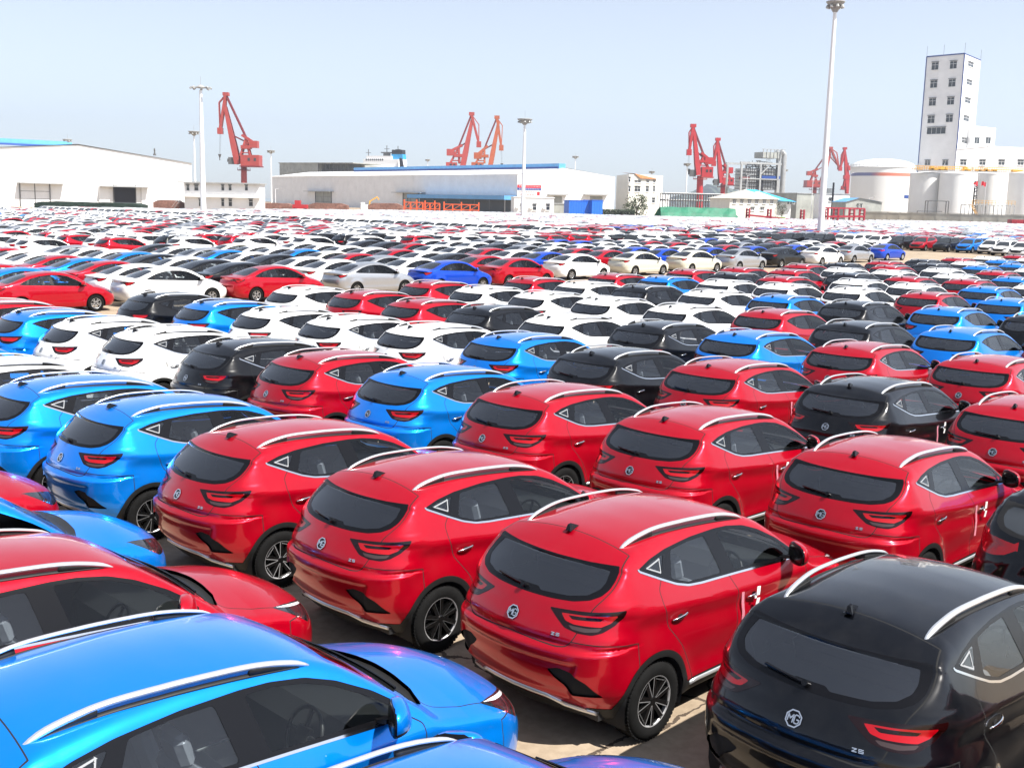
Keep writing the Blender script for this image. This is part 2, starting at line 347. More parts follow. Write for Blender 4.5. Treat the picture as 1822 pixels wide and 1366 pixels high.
class CarShape:
    """x runs from the rear bumper forward, y left, z up"""
    def top_cut(s, V): return None
class SUV(CarShape):
    L, axr, axf, R, tw = 4.42, 0.853, 3.50, 0.333, 0.905
    lo, hi = (-0.06, -0.98, 0.16), (4.5, 0.98, 1.72)
    def __init__(s):
        s.zt = pchip([-.1, .44, .50, .55, .61, .70, .79, 1.0, 1.3, 1.6, 1.9, 2.2, 2.4, 2.55, 2.68, 2.82, 3.0, 3.2, 3.33, 3.42, 3.52, 3.8, 4.05, 4.25, 4.36, 4.5],
                     [1.435, 1.447, 1.461, 1.485, 1.522, 1.568, 1.605, 1.630, 1.646, 1.648, 1.638, 1.610, 1.578, 1.538, 1.482, 1.400, 1.282, 1.148, 1.070, 1.056, 1.045, 1.005, .95, .88, .80, .66], sig=.018)
        s.xr = pchip([.12, .25, .32, .38, .44, .50, .56, .63, .70, .78, .84, .862, .885, .91, .925, .96, 1.0, 1.04, 1.10, 1.16, 1.215, 1.25, 1.33, 1.40, 1.442, 1.456, 1.47, 1.60],
                     [.36, .27, .22, .17, .11, .06, .03, .01, 0, 0, .004, .012, .045, .062, .055, .06, .075, .095, .13, .165, .205, .243, .345, .445, .502, .478, .462, .455], n=3000, sig=.007)
        s.xf = pchip([.10, .20, .30, .40, .50, .60, .70, .78, .84, .92, 1.6], [4.15, 4.26, 4.35, 4.41, 4.42, 4.42, 4.41, 4.38, 4.32, 4.20, 3.6], sig=.02)
        s.W = pchip([-.1, .15, .4, .7, .9, 1.4, 2.2, 3.1, 3.5, 3.9, 4.2, 4.5], [.79, .84, .875, .893, .90, .893, .893, .895, .90, .885, .845, .76], sig=.05)
        s.zc = pchip([-.1, .2, .5, .85, 1.2, 1.6, 2.2, 3.1, 3.9, 4.5], [1.20, 1.19, 1.165, 1.125, 1.09, 1.045, 1.0, .965, .905, .82], sig=.06)
    def F(s, x, y, z):
        ay = np.sqrt(y * y + 0.0004)
        cr = np.interp(x, [.3, .8, 2.3, 2.7, 3.2, 3.6, 4.2], [.12, .16, .15, .10, .12, .20, .24])
        top = (z + cr * ay * ay - s.zt(x + 0.0 * ay)) / np.sqrt(1 + np.minimum(s.zt.d(x) ** 2, 3))
        sr = np.interp(z, [.3, .85, 1.1, 1.5], [.26, .26, .34, .20]); xr = s.xr(z)
        sg = lambda q: 1 / (1 + np.exp(-np.clip(q, -40, 40)))
        ins = .030 * sg((.60 - ay + .25 * (z - .6)) / .012) * sg((z - .47) / .010) * sg((.775 - z) / .008)
        rear = (xr + ins + sr * ay ** 2 + .22 * np.maximum(ay - .62, 0) ** 2 - x) / np.sqrt(1 + np.minimum(s.xr.d(z) ** 2, 9))
        front = (x + .30 * ay ** 2 + .5 * np.maximum(ay - .5, 0) ** 2 - s.xf(z)) / np.sqrt(1 + np.minimum(s.xf.d(z) ** 2, 2))
        W = s.W(x); zc = s.zc(x)
        ra = np.sqrt((x - s.axr) ** 2 + (z - .34) ** 2); fa = np.sqrt((x - s.axf) ** 2 + (z - .34) ** 2)
        fl = .020 * (np.exp(-((ra - .42) / .09) ** 2) + np.exp(-((fa - .42) / .09) ** 2))
        mid = 1 / (1 + np.exp(-(x - 1.25) / .12)) / (1 + np.exp((x - 3.1) / .12))
        low = W + fl - .020 * np.exp(-((z - (zc - .15)) / .085) ** 2) - .05 * np.maximum(.42 - z, 0) / .2 - mid * (.022 * np.exp(-((z - .52) / .13) ** 2) - .012 * np.exp(-((z - .36) / .05) ** 2))
        dz = z - zc
        up = W - .012 - .50 * dz - .06 * np.maximum(dz - .06, 0) ** 2
        side = (ay - smin(low, up, .018)) / 1.08
        kts = np.interp(x, [.3, .68, .9, 2.4, 2.8, 3.3, 4.4], [.03, .035, .08, .085, .06, .05, .12])
        ts = smax(top, side, kts)
        kr = np.interp(z, [.3, .8, .9, 1.1, 1.25, 1.42, 1.5], [.26, .28, .26, .30, .18, .045, .025])
        f = smax(ts, rear, kr); f = smax(f, front, np.interp(z, [.3, .9], [.28, .22]))
        return smax(f, .245 - z, .05)
    # outlines
    dlo = smooth_poly([(.765, 1.428), (1.02, 1.315), (1.2, 1.24), (1.36, 1.196), (1.55, 1.174), (1.95, 1.148), (2.8, 1.092), (3.09, 1.080), (3.03, 1.160), (2.86, 1.275), (2.62, 1.395), (2.42, 1.462), (2.18, 1.500), (1.98, 1.513), (1.6, 1.518), (1.19, 1.502), (.95, 1.473)], .03)
    q_glass = smooth_poly([(.845, 1.425), (1.04, 1.34), (1.15, 1.465), (.98, 1.455)], .02)
    q_tri = smooth_poly([(.865, 1.420), (1.045, 1.345), (1.085, 1.455)], .015)
    r_glass = smooth_poly([(1.155, 1.285), (1.36, 1.215), (1.55, 1.200), (1.865, 1.178), (1.80, 1.485), (1.55, 1.490), (1.27, 1.478)], .025)
    f_glass = smooth_poly([(2.07, 1.165), (2.8, 1.118), (2.99, 1.108), (2.96, 1.16), (2.82, 1.254), (2.6, 1.367), (2.42, 1.432), (2.2, 1.470), (2.0, 1.482)], .025)
    rwin = [(0, 1.205), (.3, 1.207), (.48, 1.216), (.60, 1.24), (.665, 1.275), (.69, 1.32), (.688, 1.38), (.672, 1.435), (.662, 1.472), (.40, 1.466), (0, 1.466)]
    rwin = smooth_poly(rwin + [(-a, b) for a, b in rwin[-2:0:-1]], .015)
    rglass = smooth_poly([(0, 1.258), (.10, 1.258), (.14, 1.238), (.42, 1.246), (.56, 1.270), (.622, 1.315), (.628, 1.36), (.60, 1.432), (.3, 1.440), (-.3, 1.440), (-.60, 1.432), (-.628, 1.36), (-.622, 1.315), (-.56, 1.270), (-.42, 1.246), (-.16, 1.238), (-.12, 1.258)], .014)
    fins = 0.60
    gate = smooth_poly([(0, .905), (.46, .885), (.54, .895), (.585, .95), (.62, 1.08), (.655, 1.19), (.695, 1.265), (.712, 1.32), (.708, 1.38), (.69, 1.45), (.665, 1.49), (.55, 1.70), (-.55, 1.70), (-.665, 1.49), (-.69, 1.45), (-.708, 1.38), (-.712, 1.32), (-.695, 1.265), (-.655, 1.19), (-.62, 1.08), (-.585, .95), (-.54, .895), (-.46, .885)], .03)
    tail = smooth_poly([(.50, 1.150), (.75, 1.158), (1.0, 1.168), (1.36, 1.178), (1.33, 1.13), (1.22, 1.065), (1.08, 1.018), (.96, 1.0), (.80, 1.008), (.66, 1.032), (.58, 1.085)], .02)
    tail_in = smooth_poly([(.63, 1.128), (.75, 1.132), (1.0, 1.138), (1.26, 1.142), (1.18, 1.085), (1.06, 1.056), (.76, 1.064), (.67, 1.080)], .015)
    tail_core = smooth_poly([(.70, 1.120), (1.0, 1.125), (1.10, 1.120), (1.06, 1.098), (.75, 1.095)], .01)
    tail_rev = smooth_poly([(.70, 1.055), (.93, 1.045), (1.08, 1.05), (1.03, 1.025), (.88, 1.018), (.74, 1.03)], .01)
    head = smooth_poly([(1.34, .885), (1.15, .862), (.9, .825), (.66, .785), (.60, .76), (.64, .715), (.85, .672), (1.02, .678), (1.2, .765)], .02)
    head_w = smooth_poly([(1.28, .874), (1.12, .851), (.9, .815), (.72, .783), (.72, .770), (.9, .799), (1.12, .836)], .005)
    fog = smooth_poly([(.40, .69), (.50, .72), (.62, .70), (.72, .63), (.80, .50), (.66, .505), (.60, .50), (.54, .58), (.46, .63)], .02)
    grille = smooth_poly([(-.56, .74), (0, .765), (.56, .74), (.60, .66), (.44, .50), (0, .47), (-.44, .50), (-.60, .66)], .03)
    intake = smooth_poly([(-.62, .40), (.62, .40), (.55, .29), (-.55, .29)], .02)
    hood = [(3.45, 0), (3.435, .25), (3.40, .45), (3.34, .64), (3.38, .70), (3.48, .72), (3.62, .735), (3.9, .72), (4.12, .67), (4.22, .60), (4.30, .42), (4.335, .2), (4.345, 0)]
    hood = smooth_poly(hood + [(x, -y) for x, y in hood[-2:0:-1]], .04)
    wscr = smooth_poly([(-.505, 1.445), (-.46, 1.462), (0, 1.482), (.46, 1.462), (.505, 1.445), (.60, 1.30), (.685, 1.12), (.68, 1.078), (.3, 1.085), (-.3, 1.085), (-.68, 1.078), (-.685, 1.12), (-.60, 1.30)], .03)
    cowl = [(3.27, .0), (3.25, .3), (3.17, .55), (3.10, .68), (3.19, .715), (3.33, .66), (3.41, .45), (3.44, .2), (3.45, 0)]
    cowl = cowl + [(x, -y) for x, y in cowl[-2:0:-1]]
    fdoor = smooth_poly([(2.035, .36), (2.03, 1.0), (1.955, 1.145), (1.93, 1.49), (2.42, 1.445), (2.84, 1.255), (3.0, 1.12), (3.175, 1.0), (3.185, .88), (3.12, .6), (3.02, .36)], .03)
    rdoor = smooth_poly([(2.035, .36), (2.03, 1.0), (1.955, 1.145), (1.93, 1.49), (1.22, 1.48), (1.04, 1.33), (.945, 1.24), (.945, 1.12), (1.02, .92), (1.20, .72), (1.33, .50), (1.38, .36)], .03)
    mats = [M_gap, M_plastic, M_gloss]
class Sedan(CarShape):
    L, axr, axf, R, tw = 4.60, 1.00, 3.68, 0.315, 0.885
    lo, hi = (-0.06, -0.96, 0.14), (4.68, 0.96, 1.58)
    def __init__(s):
        s.zt = pchip([-.1, .03, .10, .3, .55, .75, 1.0, 1.3, 1.6, 1.9, 2.3, 2.6, 2.8, 3.0, 3.3, 3.6, 3.68, 3.8, 4.1, 4.35, 4.52, 4.7],
                     [1.04, 1.055, 1.065, 1.085, 1.11, 1.165, 1.265, 1.370, 1.435, 1.475, 1.492, 1.475, 1.435, 1.365, 1.20, 1.03, .995, .985, .925, .85, .76, .6], sig=.02)
        s.xr = pchip([.12, .3, .45, .6, .75, .86, .92, .98, 1.03, 1.08, 1.6], [.28, .12, .04, 0, .01, .05, .08, .05, .02, .03, .06], sig=.012)
        s.xf = pchip([.1, .2, .35, .5, .65, .75, .85, .95, 1.6], [4.36, 4.48, 4.57, 4.60, 4.59, 4.55, 4.47, 4.34, 3.8], sig=.02)
        s.W = pchip([-.1, .2, .5, 1.0, 1.6, 2.5, 3.3, 3.7, 4.1, 4.4, 4.7], [.76, .82, .86, .885, .885, .885, .885, .885, .865, .82, .72], sig=.05)
        s.zc = pchip([-.1, .5, 1.0, 2.0, 3.2, 4.0, 4.7], [.98, .975, .96, .925, .885, .83, .74], sig=.06)
    def F(s, x, y, z):
        ay = np.sqrt(y * y + 0.0004)
        cr = np.interp(x, [.0, .8, 1.3, 2.7, 3.0, 3.6, 4.2], [.09, .09, .15, .15, .10, .12, .22])
        top = (z + cr * ay * ay - s.zt(x)) / np.sqrt(1 + np.minimum(s.zt.d(x) ** 2, 3))
        rear = (s.xr(z) + .20 * ay ** 2 + .5 * np.maximum(ay - .55, 0) ** 2 - x) / np.sqrt(1 + np.minimum(s.xr.d(z) ** 2, 1.6))
        front = (x + .26 * ay ** 2 + .6 * np.maximum(ay - .5, 0) ** 2 - s.xf(z)) / np.sqrt(1 + np.minimum(s.xf.d(z) ** 2, 2))
        W = s.W(x); zc = s.zc(x)
        ra = np.sqrt((x - s.axr) ** 2 + (z - .32) ** 2); fa = np.sqrt((x - s.axf) ** 2 + (z - .32) ** 2)
        fl = .018 * (np.exp(-((ra - .38) / .09) ** 2) + np.exp(-((fa - .38) / .09) ** 2))
        low = W + fl - .06 * np.maximum(.40 - z, 0) / .2 - .18 * np.maximum(z - .66, 0) ** 2 - .012 * np.exp(-((z - .48) / .12) ** 2)
        dz = z - zc
        up = W - .010 - np.where(dz > 0, .50, .50) * dz - .25 * np.maximum(dz - .05, 0) ** 2
        side = (ay - smin(low, up, .05)) / 1.06
        ts = smax(top, side, np.interp(x, [0, .8, 1.2, 2.7, 3.0, 3.5, 4.6], [.05, .05, .09, .09, .06, .05, .12]))
        f = smax(ts, rear, np.interp(z, [.3, .95, 1.06], [.24, .20, .06])); f = smax(f, front, .24)
        return smax(f, .20 - z, .05)
    dlo = smooth_poly([(.93, 1.075), (1.15, 1.045), (2.0, 1.01), (3.0, .965), (3.42, .95), (3.30, 1.05), (3.02, 1.21), (2.76, 1.325), (2.5, 1.375), (2.1, 1.385), (1.75, 1.350), (1.4, 1.27), (1.12, 1.165)], .03)
    q_glass = smooth_poly([(1.0, 1.085), (1.22, 1.065), (1.27, 1.215), (1.13, 1.15)], .02)
    r_glass = smooth_poly([(1.30, 1.06), (2.08, 1.03), (2.03, 1.363), (1.75, 1.327), (1.36, 1.235)], .025)
    f_glass = smooth_poly([(2.20, 1.025), (3.05, .985), (3.33, .975), (3.24, 1.05), (3.0, 1.19), (2.75, 1.302), (2.5, 1.352), (2.15, 1.366)], .025)
    rwin = smooth_poly([(.62, -.52), (.74, -.60), (1.30, -.50), (1.36, -.42), (1.38, 0), (1.36, .42), (1.30, .50), (.74, .60), (.62, .52), (.585, 0)], .04)
    tail = smooth_poly([(.42, .945), (.80, .985), (1.34, 1.0), (1.30, .93), (1.10, .86), (.90, .835), (.76, .90)], .02)
    tail_in = smooth_poly([(.80, .965), (1.28, .982), (1.20, .925), (1.05, .875), (.93, .855), (.84, .90)], .02)
    head = smooth_poly([(1.36, .80), (1.1, .77), (.8, .735), (.60, .71), (.66, .65), (.95, .63), (1.15, .68)], .02)
    grille = smooth_poly([(-.55, .70), (0, .715), (.55, .70), (.50, .50), (.30, .42), (-.30, .42), (-.50, .50)], .03)
    intake = smooth_poly([(-.60, .33), (.60, .33), (.5, .24), (-.5, .24)], .02)
    wscr = smooth_poly([(-.50, 1.355), (-.42, 1.40), (.42, 1.40), (.50, 1.355), (.64, 1.10), (.70, .99), (.3, .985), (-.3, .985), (-.70, .99), (-.64, 1.10)], .03)
    fdoor = smooth_poly([(2.16, .31), (2.15, .95), (2.12, 1.40), (2.76, 1.34), (3.32, 1.06), (3.42, .94), (3.42, .80), (3.36, .5), (3.30, .31)], .03)
    rdoor = smooth_poly([(2.16, .31), (2.15, .95), (2.12, 1.40), (1.3, 1.25), (1.1, 1.06), (1.13, .85), (1.36, .66), (1.46, .48), (1.50, .31)], .03)
    gate = None

def car_net(s, h):
    V, T = surface_net(s.F, s.lo, s.hi, h)
    for _ in range(4):
        g = grad(s.F, V); f = s.F(*V.T); st = (f / (g ** 2).sum(1))[:, None] * g
        ln = np.linalg.norm(st, axis=1, keepdims=True); V = V - st * np.minimum(1, h * .7 / np.maximum(ln, 1e-9))
    return V, T
GW = .0042
def car_parts(s, h, detail):
    """detail 2: every panel; 1: windows, lamps, trim; 0: one coloured shell. returns {label: (V,T,N)}"""
    V, T = car_net(s, h)
    suv = isinstance(s, SUV)
    ab = np.abs
    f_dlo = lambda V: np.maximum(psd(V[:, 0], V[:, 2], s.dlo), .40 - ab(V[:, 1]))
    f_gl = {k: (lambda V, P=p: np.maximum(psd(V[:, 0], V[:, 2], P), .40 - ab(V[:, 1]))) for k, p in (('q', s.q_glass), ('r', s.r_glass), ('f', s.f_glass))}
    if suv:
        f_rw = lambda V: np.maximum(psd(V[:, 1], V[:, 2], s.rwin), V[:, 0] - .72)
        f_rg = lambda V: np.maximum(psd(V[:, 1], V[:, 2], s.rglass), V[:, 0] - .66)
    else:
        f_rw = lambda V: np.maximum(psd(V[:, 0], V[:, 1], s.rwin), 1.0 - V[:, 2])
        f_rg = None
    wr = lambda V: ab(V[:, 1]) + V[:, 0]
    wf = lambda V: ab(V[:, 1]) + (s.L - V[:, 0])
    g_r = lambda V: V[:, 0] - 1.0
    f_tail = lambda V, P=s.tail: np.maximum(psd(wr(V), V[:, 2], P), g_r(V))
    f_tin = lambda V, P=s.tail_in: np.maximum(psd(wr(V), V[:, 2], P), g_r(V))
    f_head = lambda V: np.maximum(psd(wf(V), V[:, 2], s.head), s.L - 1.0 - V[:, 0])
    f_gr = lambda V: np.maximum(psd(V[:, 1], V[:, 2], s.grille), s.L - .8 - V[:, 0])
    f_in = lambda V: np.maximum(psd(V[:, 1], V[:, 2], s.intake), s.L - .8 - V[:, 0])
    f_ws = lambda V: np.maximum(psd(V[:, 1], V[:, 2], s.wscr), 2.2 - V[:, 0])
    cz = .335 if suv else .32; ro = .435 if suv else 0; ri = s.R + .045
    rad = lambda V, ax: np.sqrt((V[:, 0] - ax) ** 2 + (V[:, 2] - cz) ** 2)
    gy = lambda V: .5 - ab(V[:, 1])
    hole = lambda V: np.maximum(np.minimum(rad(V, s.axr), rad(V, s.axf)) - ri, gy(V))
    archy = lambda V: np.maximum(np.minimum(rad(V, s.axr), rad(V, s.axf)) - ro, gy(V))
    sill = lambda V: V[:, 2] - np.where((V[:, 0] > s.axr + .2) & (V[:, 0] < s.axf - .2), .385, np.where(V[:, 0] < .3, .36, .37))
    clips = [hole, f_dlo, f_ws, f_rw, f_tail, f_head, f_gr]
    if suv: clips += [archy, sill, f_rg, lambda V: np.maximum(psd(V[:, 0], V[:, 1], s.cowl), 1.0 - V[:, 2])]
    if detail >= 1: clips += list(f_gl.values()) + [f_tin, f_in]
    if suv and detail >= 1:
        fog = lambda V: np.maximum(psd(ab(V[:, 1]), V[:, 2], s.fog), V[:, 0] - .8); clips.append(fog)
    doors = []
    if detail >= 2:
        fd = lambda V: np.maximum(psd(V[:, 0], V[:, 2], s.fdoor), .40 - ab(V[:, 1])); rd = lambda V: np.maximum(psd(V[:, 0], V[:, 2], s.rdoor), .40 - ab(V[:, 1]))
        doors = [fd, rd]
        if suv:
            f_core = lambda V: np.maximum(psd(wr(V), V[:, 2], s.tail_core), g_r(V)); f_rev = lambda V: np.maximum(psd(wr(V), V[:, 2], s.tail_rev), g_r(V))
            f_q = lambda V: np.maximum(psd(V[:, 0], V[:, 2], s.q_tri), .40 - ab(V[:, 1]))
            f_hw = lambda V: np.maximum(psd(wf(V), V[:, 2], s.head_w), s.L - 1.0 - V[:, 0])
            clips += [f_core, f_rev, f_hw, f_q, lambda V: f_q(V) + .011, lambda V: f_dlo(V) - .016]
            seam = lambda V: V[:, 0] - (.785 - .06 * V[:, 1] ** 2)
            gate = lambda V: np.maximum(psd(V[:, 1], V[:, 2], s.gate), seam(V))
            hd = lambda V: np.maximum(psd(V[:, 0], V[:, 1], s.hood), .70 - V[:, 2])
            bump_r = lambda V: np.maximum(V[:, 2] - (.955 - .10 * V[:, 0]), V[:, 0] - .62)
            bump_f = lambda V: np.maximum(V[:, 2] - (.775), 3.86 + .12 * (V[:, 2] - .4) - V[:, 0])
            doors += [gate, hd, bump_r, bump_f]
    for f in clips: V, T = clip(V, T, f)
    for f in doors:
        V, T = clip(V, T, f); V, T = clip(V, T, lambda V: f(V) + GW); V, T = clip(V, T, lambda V: f(V) - GW)
    if suv and detail >= 2: pass
    N = grad(s.F, V); N /= np.linalg.norm(N, axis=1, keepdims=True)
    C = V[T].mean(1); lab = np.full(len(T), 'body', dtype='U16')
    a2 = V[T[:, 1]] - V[T[:, 0]]; b2 = V[T[:, 2]] - V[T[:, 0]]; ar = np.linalg.norm(np.cross(a2, b2), axis=1)
    sd = np.where(C[:, 1] > 0, 'L', 'R')
    def put(f, name, sided=False, off=0.0):
        m = f(C) < off
        lab[m] = np.char.add(name + '_', sd[m]) if sided else name
        return m
    if doors:
        put(doors[1], 'rdoor', True); put(doors[0], 'fdoor', True)
        if suv:
            put(bump_r, 'rbumper'); put(bump_f, 'fbumper'); put(gate, 'tailgate'); put(hd, 'hood')
        gp = np.zeros(len(C), bool)
        for f in doors:
            if suv and f in (bump_r, bump_f):
                gp |= (ab(f(C)) < GW) & (gate(C) > 0)
            else: gp |= ab(f(C)) < GW
        lab[gp] = 'gap'
    if suv:
        m = (sill(C) < 0); lab[m] = 'clad'
        m = (archy(C) < 0); lab[m] = 'clad'
        put(lambda V: np.maximum(psd(V[:, 0], V[:, 1], s.cowl), 1.0 - V[:, 2]), 'cowl')
        if detail >= 1: put(fog, 'fog', True)
    put(f_gr, 'grille')
    if detail >= 1: put(f_in, 'intake')
    put(f_ws, 'wscr'); put(f_rw, 'rframe' if suv else 'rglass')
    if suv:
        put(f_rg, 'rglass')
        if detail >= 2:
            dd = f_dlo(C); m = (dd > 0) & (dd < .016) & (C[:, 0] < 3.02)
            lowline = np.interp(C[:, 0], [.76, 1.02, 1.36, 1.95, 3.05], [1.436, 1.325, 1.204, 1.157, 1.086]); lab[m & (C[:, 2] < lowline)] = 'chrome'
    put(f_dlo, 'dlo')
    if detail >= 1:
        for k in 'qrf': put(f_gl[k], 'g' + k, True)
    if suv and detail >= 2:
        q = f_q(C); m = (q < 0) & (q > -.011); lab[m] = 'qtrim'
    put(f_tail, 'tail', True); 
    if detail >= 1: put(f_tin, 'tin', True)
    if suv and detail >= 2: put(f_core, 'tail', True); put(f_rev, 'trev', True)
    put(f_head, 'head', True)
    if suv and detail >= 2: put(f_hw, 'hw', True)
    lab[hole(C) < 0] = 'HOLE'
    lab[ar < 1e-9] = 'HOLE'
    return V, T, N, lab
def sub(V, T, N, lab, names, off=0.0):
    m = np.zeros(len(T), bool)
    for n in names: m |= (lab == n)
    return T[m], m
# ------------------------------------------------------------------ car assembly
def wheel_meshes(s, suv, detail, rimcol):
    """meshes of one wheel standing at the origin, axis along y, outer face towards -y"""
    R = s.R; w = .108; r = .222 if suv else .20
    n = 40 if detail == 2 else 16
    t = MB(); t.smooth = True
    prof = [(r - .012, w * .86), (r + .012, w * .98), (r + .05, w * 1.02), (R - .03, w * .95), (R - .008, w * .80), (R, w * .55), (R, -w * .55), (R - .008, -w * .80), (R - .03, -w * .95), (r + .05, -w * 1.02), (r + .012, -w * .98), (r - .012, -w * .86)]
    t.lathe(prof, n, 'y')
    if detail == 2:
        t.smooth = False
        for k in range(60):          # tread blocks along the shoulder
            a = 2 * PI * k / 60
            for sy in (-1, 1):
                M = Matrix.Rotation(-a, 4, 'Y')
                t.box(R - .012, R + .0035, sy * w * .60 - .022, sy * w * .60 + .022, -.0105, .0105, M)
    rim = MB(); rim.smooth = True
    rim.mi = 0
    rim.lathe([(r - .002, w * .86), (r - .02, w * .6), (r - .03, -w * .3), (r - .018, -w * .80), (r - .002, -w * .90)], n, 'y')
    rim.mi = 1
    rim.lathe([(r - .018, -w * .80), (r - .010, -w * .90), (r - .001, -w * .885)], n, 'y')
    rim.smooth = False; rim.mi = 0
    y0 = -w * .72
    if suv:
        rim.lathe([(.0, y0 - .012), (.03, y0 - .012), (.045, y0), (.05, y0 + .05)], 20, 'y')
        for k in range(5):
            a = 2 * PI * k / 5
            for sg, a1, a2 in ((1, .10, .27), (-1, -.16, -.40)):
                M = Matrix.Rotation(-(a), 4, 'Y')
                p0 = Vector((.04 * math.cos(a1), 0, .04 * math.sin(a1))); p1 = Vector((.208 * math.cos(a2), 0, .208 * math.sin(a2)))
                d = (p1 - p0).normalized(); nn = Vector((-d.z, 0, d.x)) * (.017)
                rim.mi = 0
                q = [p0 - nn, p1 - nn * 1.25, p1 + nn * 1.25, p0 + nn]
                vs = [M @ (p + Vector((0, y0 - .004 if i in (0, 3) else y0 - .016, 0))) for i, p in enumerate(q)] + [M @ (p + Vector((0, y0 + .045, 0))) for p in q]
                rim.add(vs, [(0, 1, 2, 3), (4, 7, 6, 5), (0, 4, 5, 1), (1, 5, 6, 2), (2, 6, 7, 3), (3, 7, 4, 0)])
                rim.mi = 1          # machined edge
                e0, e1 = (.76, 1.15) if sg > 0 else (-1.15, -.76)
                q = [p0 + nn * e0, p1 + nn * e0 * 1.3, p1 + nn * e1 * 1.3, p0 + nn * e1]
                vs = [M @ (p + Vector((0, (y0 - .007) if i in (0, 3) else (y0 - .019), 0))) for i, p in enumerate(q)]
                rim.add(vs, [(0, 1, 2, 3), (3, 2, 1, 0)])
            # cross bar at the rim end of each pair
            rim.mi = 1; M = Matrix.Rotation(-(a), 4, 'Y')
            c0 = Vector((.199 * math.cos(.27), y0 - .018, .199 * math.sin(.27))); c1 = Vector((.199 * math.cos(-.40), y0 - .018, .199 * math.sin(-.40)))
            c2 = c1 * 1.0; c2.x *= .955; c2.z *= .955; c3 = c0 * 1.0; c3.x *= .955; c3.z *= .955
            for c in (c2, c3): c.y = y0 - .018
            rim.add([M @ c for c in (c0, c1, c2, c3)], [(0, 1, 2, 3), (3, 2, 1, 0)])
    else:
        rim.lathe([(.0, y0 - .010), (.03, y0 - .010), (.045, y0), (.05, y0 + .05)], 16, 'y')
        for k in range(10):
            a = 2 * PI * k / 10 + (.10 if k % 2 else -.10); M = Matrix.Rotation(-a, 4, 'Y')
            rim.mi = 1; rim.box(.035, .192, y0 - .012, y0 + .018, -.0125, .0125, M)
    disc = MB(); disc.smooth = False
    disc.lathe([(.0, -.02), (.135, -.02), (.135, .0), (.0, .0)], 24, 'y')
    disc.box(.06, .15, -.035, .01, -.05, .07)
    nm = "wheel_" + ("suv" if suv else "saloon") + str(detail)
    return t.mesh(nm + "_tyre", M_tyre), rim.mesh(nm + "_rim", [M_rimdark if (suv or rimcol == 'dark') else M_disc, M_rimcut if suv else M_silverrim]), disc.mesh(nm + "_disc", M_disc)

def liner(s):
    out = []
    for ax in (s.axr, s.axf):
        for sy in (-1, 1):
            m = MB(); m.smooth = True; cz = .335
            r = s.R + .052; n = 16; A = [PI * (k / n) * 1.24 - .12 * PI for k in range(n + 1)]
            vs = []
            for y in (sy * .52, sy * (s.tw - .012)):
                vs += [(ax + r * math.cos(a), y, cz + r * math.sin(a)) for a in A]
            fs = [(k, k + 1, k + 2 + n, k + 1 + n) for k in range(n)]
            m.add(vs, fs)
            m.add([(ax + r * math.cos(a), sy * .52, cz + r * math.sin(a)) for a in A], [tuple(range(n + 1))])
            out.append(m.mesh("liner", M_inner))
    return out

def surf_z(s, x, y, z0=1.75):
    """height of the body over (x, y) from above"""
    zs = np.linspace(z0, .3, 1451); f = s.F(np.full(zs.shape, x), np.full(zs.shape, y), zs)
    return float(zs[np.argmax(f < 0)])
def surf_y(s, x, z):
    ys = np.linspace(1.1, .2, 1801); f = s.F(np.full(ys.shape, x), ys, np.full(ys.shape, z)); return float(ys[np.argmax(f < 0)])
def surf_x_rear(s, y, z):
    xs = np.linspace(-.2, 1.5, 1701); f = s.F(xs, np.full(xs.shape, y), np.full(xs.shape, z)); return float(xs[np.argmax(f < 0)])

def sweep(m, P, U, ws, hs, round_top=True):
    """sweep a rounded strip along points P with up vectors U"""
    rings = []
    for i, p in enumerate(P):
        a = P[max(0, i - 1)]; b = P[min(len(P) - 1, i + 1)]; d = (b - a).normalized(); u = U[i].normalized(); t = d.cross(u).normalized(); u = t.cross(d).normalized()
        w, h = ws[i], hs[i]
        sec = [(-.5, 0), (-.5, .55), (-.3, .92), (0, 1.0), (.3, .92), (.5, .55), (.5, 0)]
        rings.append([p + t * (x * w) + u * (y * h) for x, y in sec])
    n = 7; vs = [q for r in rings for q in r]; fs = []
    for i in range(len(P) - 1):
        for k in range(n):
            j = (k + 1) % n; fs.append((i * n + k, i * n + j, (i + 1) * n + j, (i + 1) * n + k))
    fs += [tuple(range(n - 1, -1, -1)), tuple((len(P) - 1) * n + k for k in range(n))]
    m.add(vs, fs)

def rail_mesh(s, side):
    m = MB(); m.smooth = True; N = 40; P = []; U = []; ws = []; hs = []; B = []
    for i in range(N + 1):
        t = i / N; x = .775 + (2.50 - .775) * t; y = .525 + .045 * t + .012 * math.sin(PI * t)
        z = surf_z(s, x, y); e = min(t, 1 - t); lift = .058 * (1 - (1 - min(1, e / .30)) ** 2.2)
        P.append(Vector((x, side * y, z + lift - .010))); B.append(Vector((x, side * y, z - .004))); U.append(Vector((0, side * .35, 1)))
        k = min(1, e / .06); ws.append(.014 + .028 * k ** .7); hs.append(.006 + .018 * k)
    sweep(m, P, U, ws, hs)
    m.mi = 1
    sweep(m, B[2:-2], U[2:-2], [.034] * (N - 3), [.012] * (N - 3))
    for a, b in ((1, 9), (N - 10, N - 1)):     # feet between the rail and the roof
        sweep(m, B[a:b + 1], U[a:b + 1], [.024] * (b - a + 1), [max(.01, (P[i] - B[i]).length + .003) for i in range(a, b + 1)])
    return m.mesh("rail", [M_alu, M_plastic])

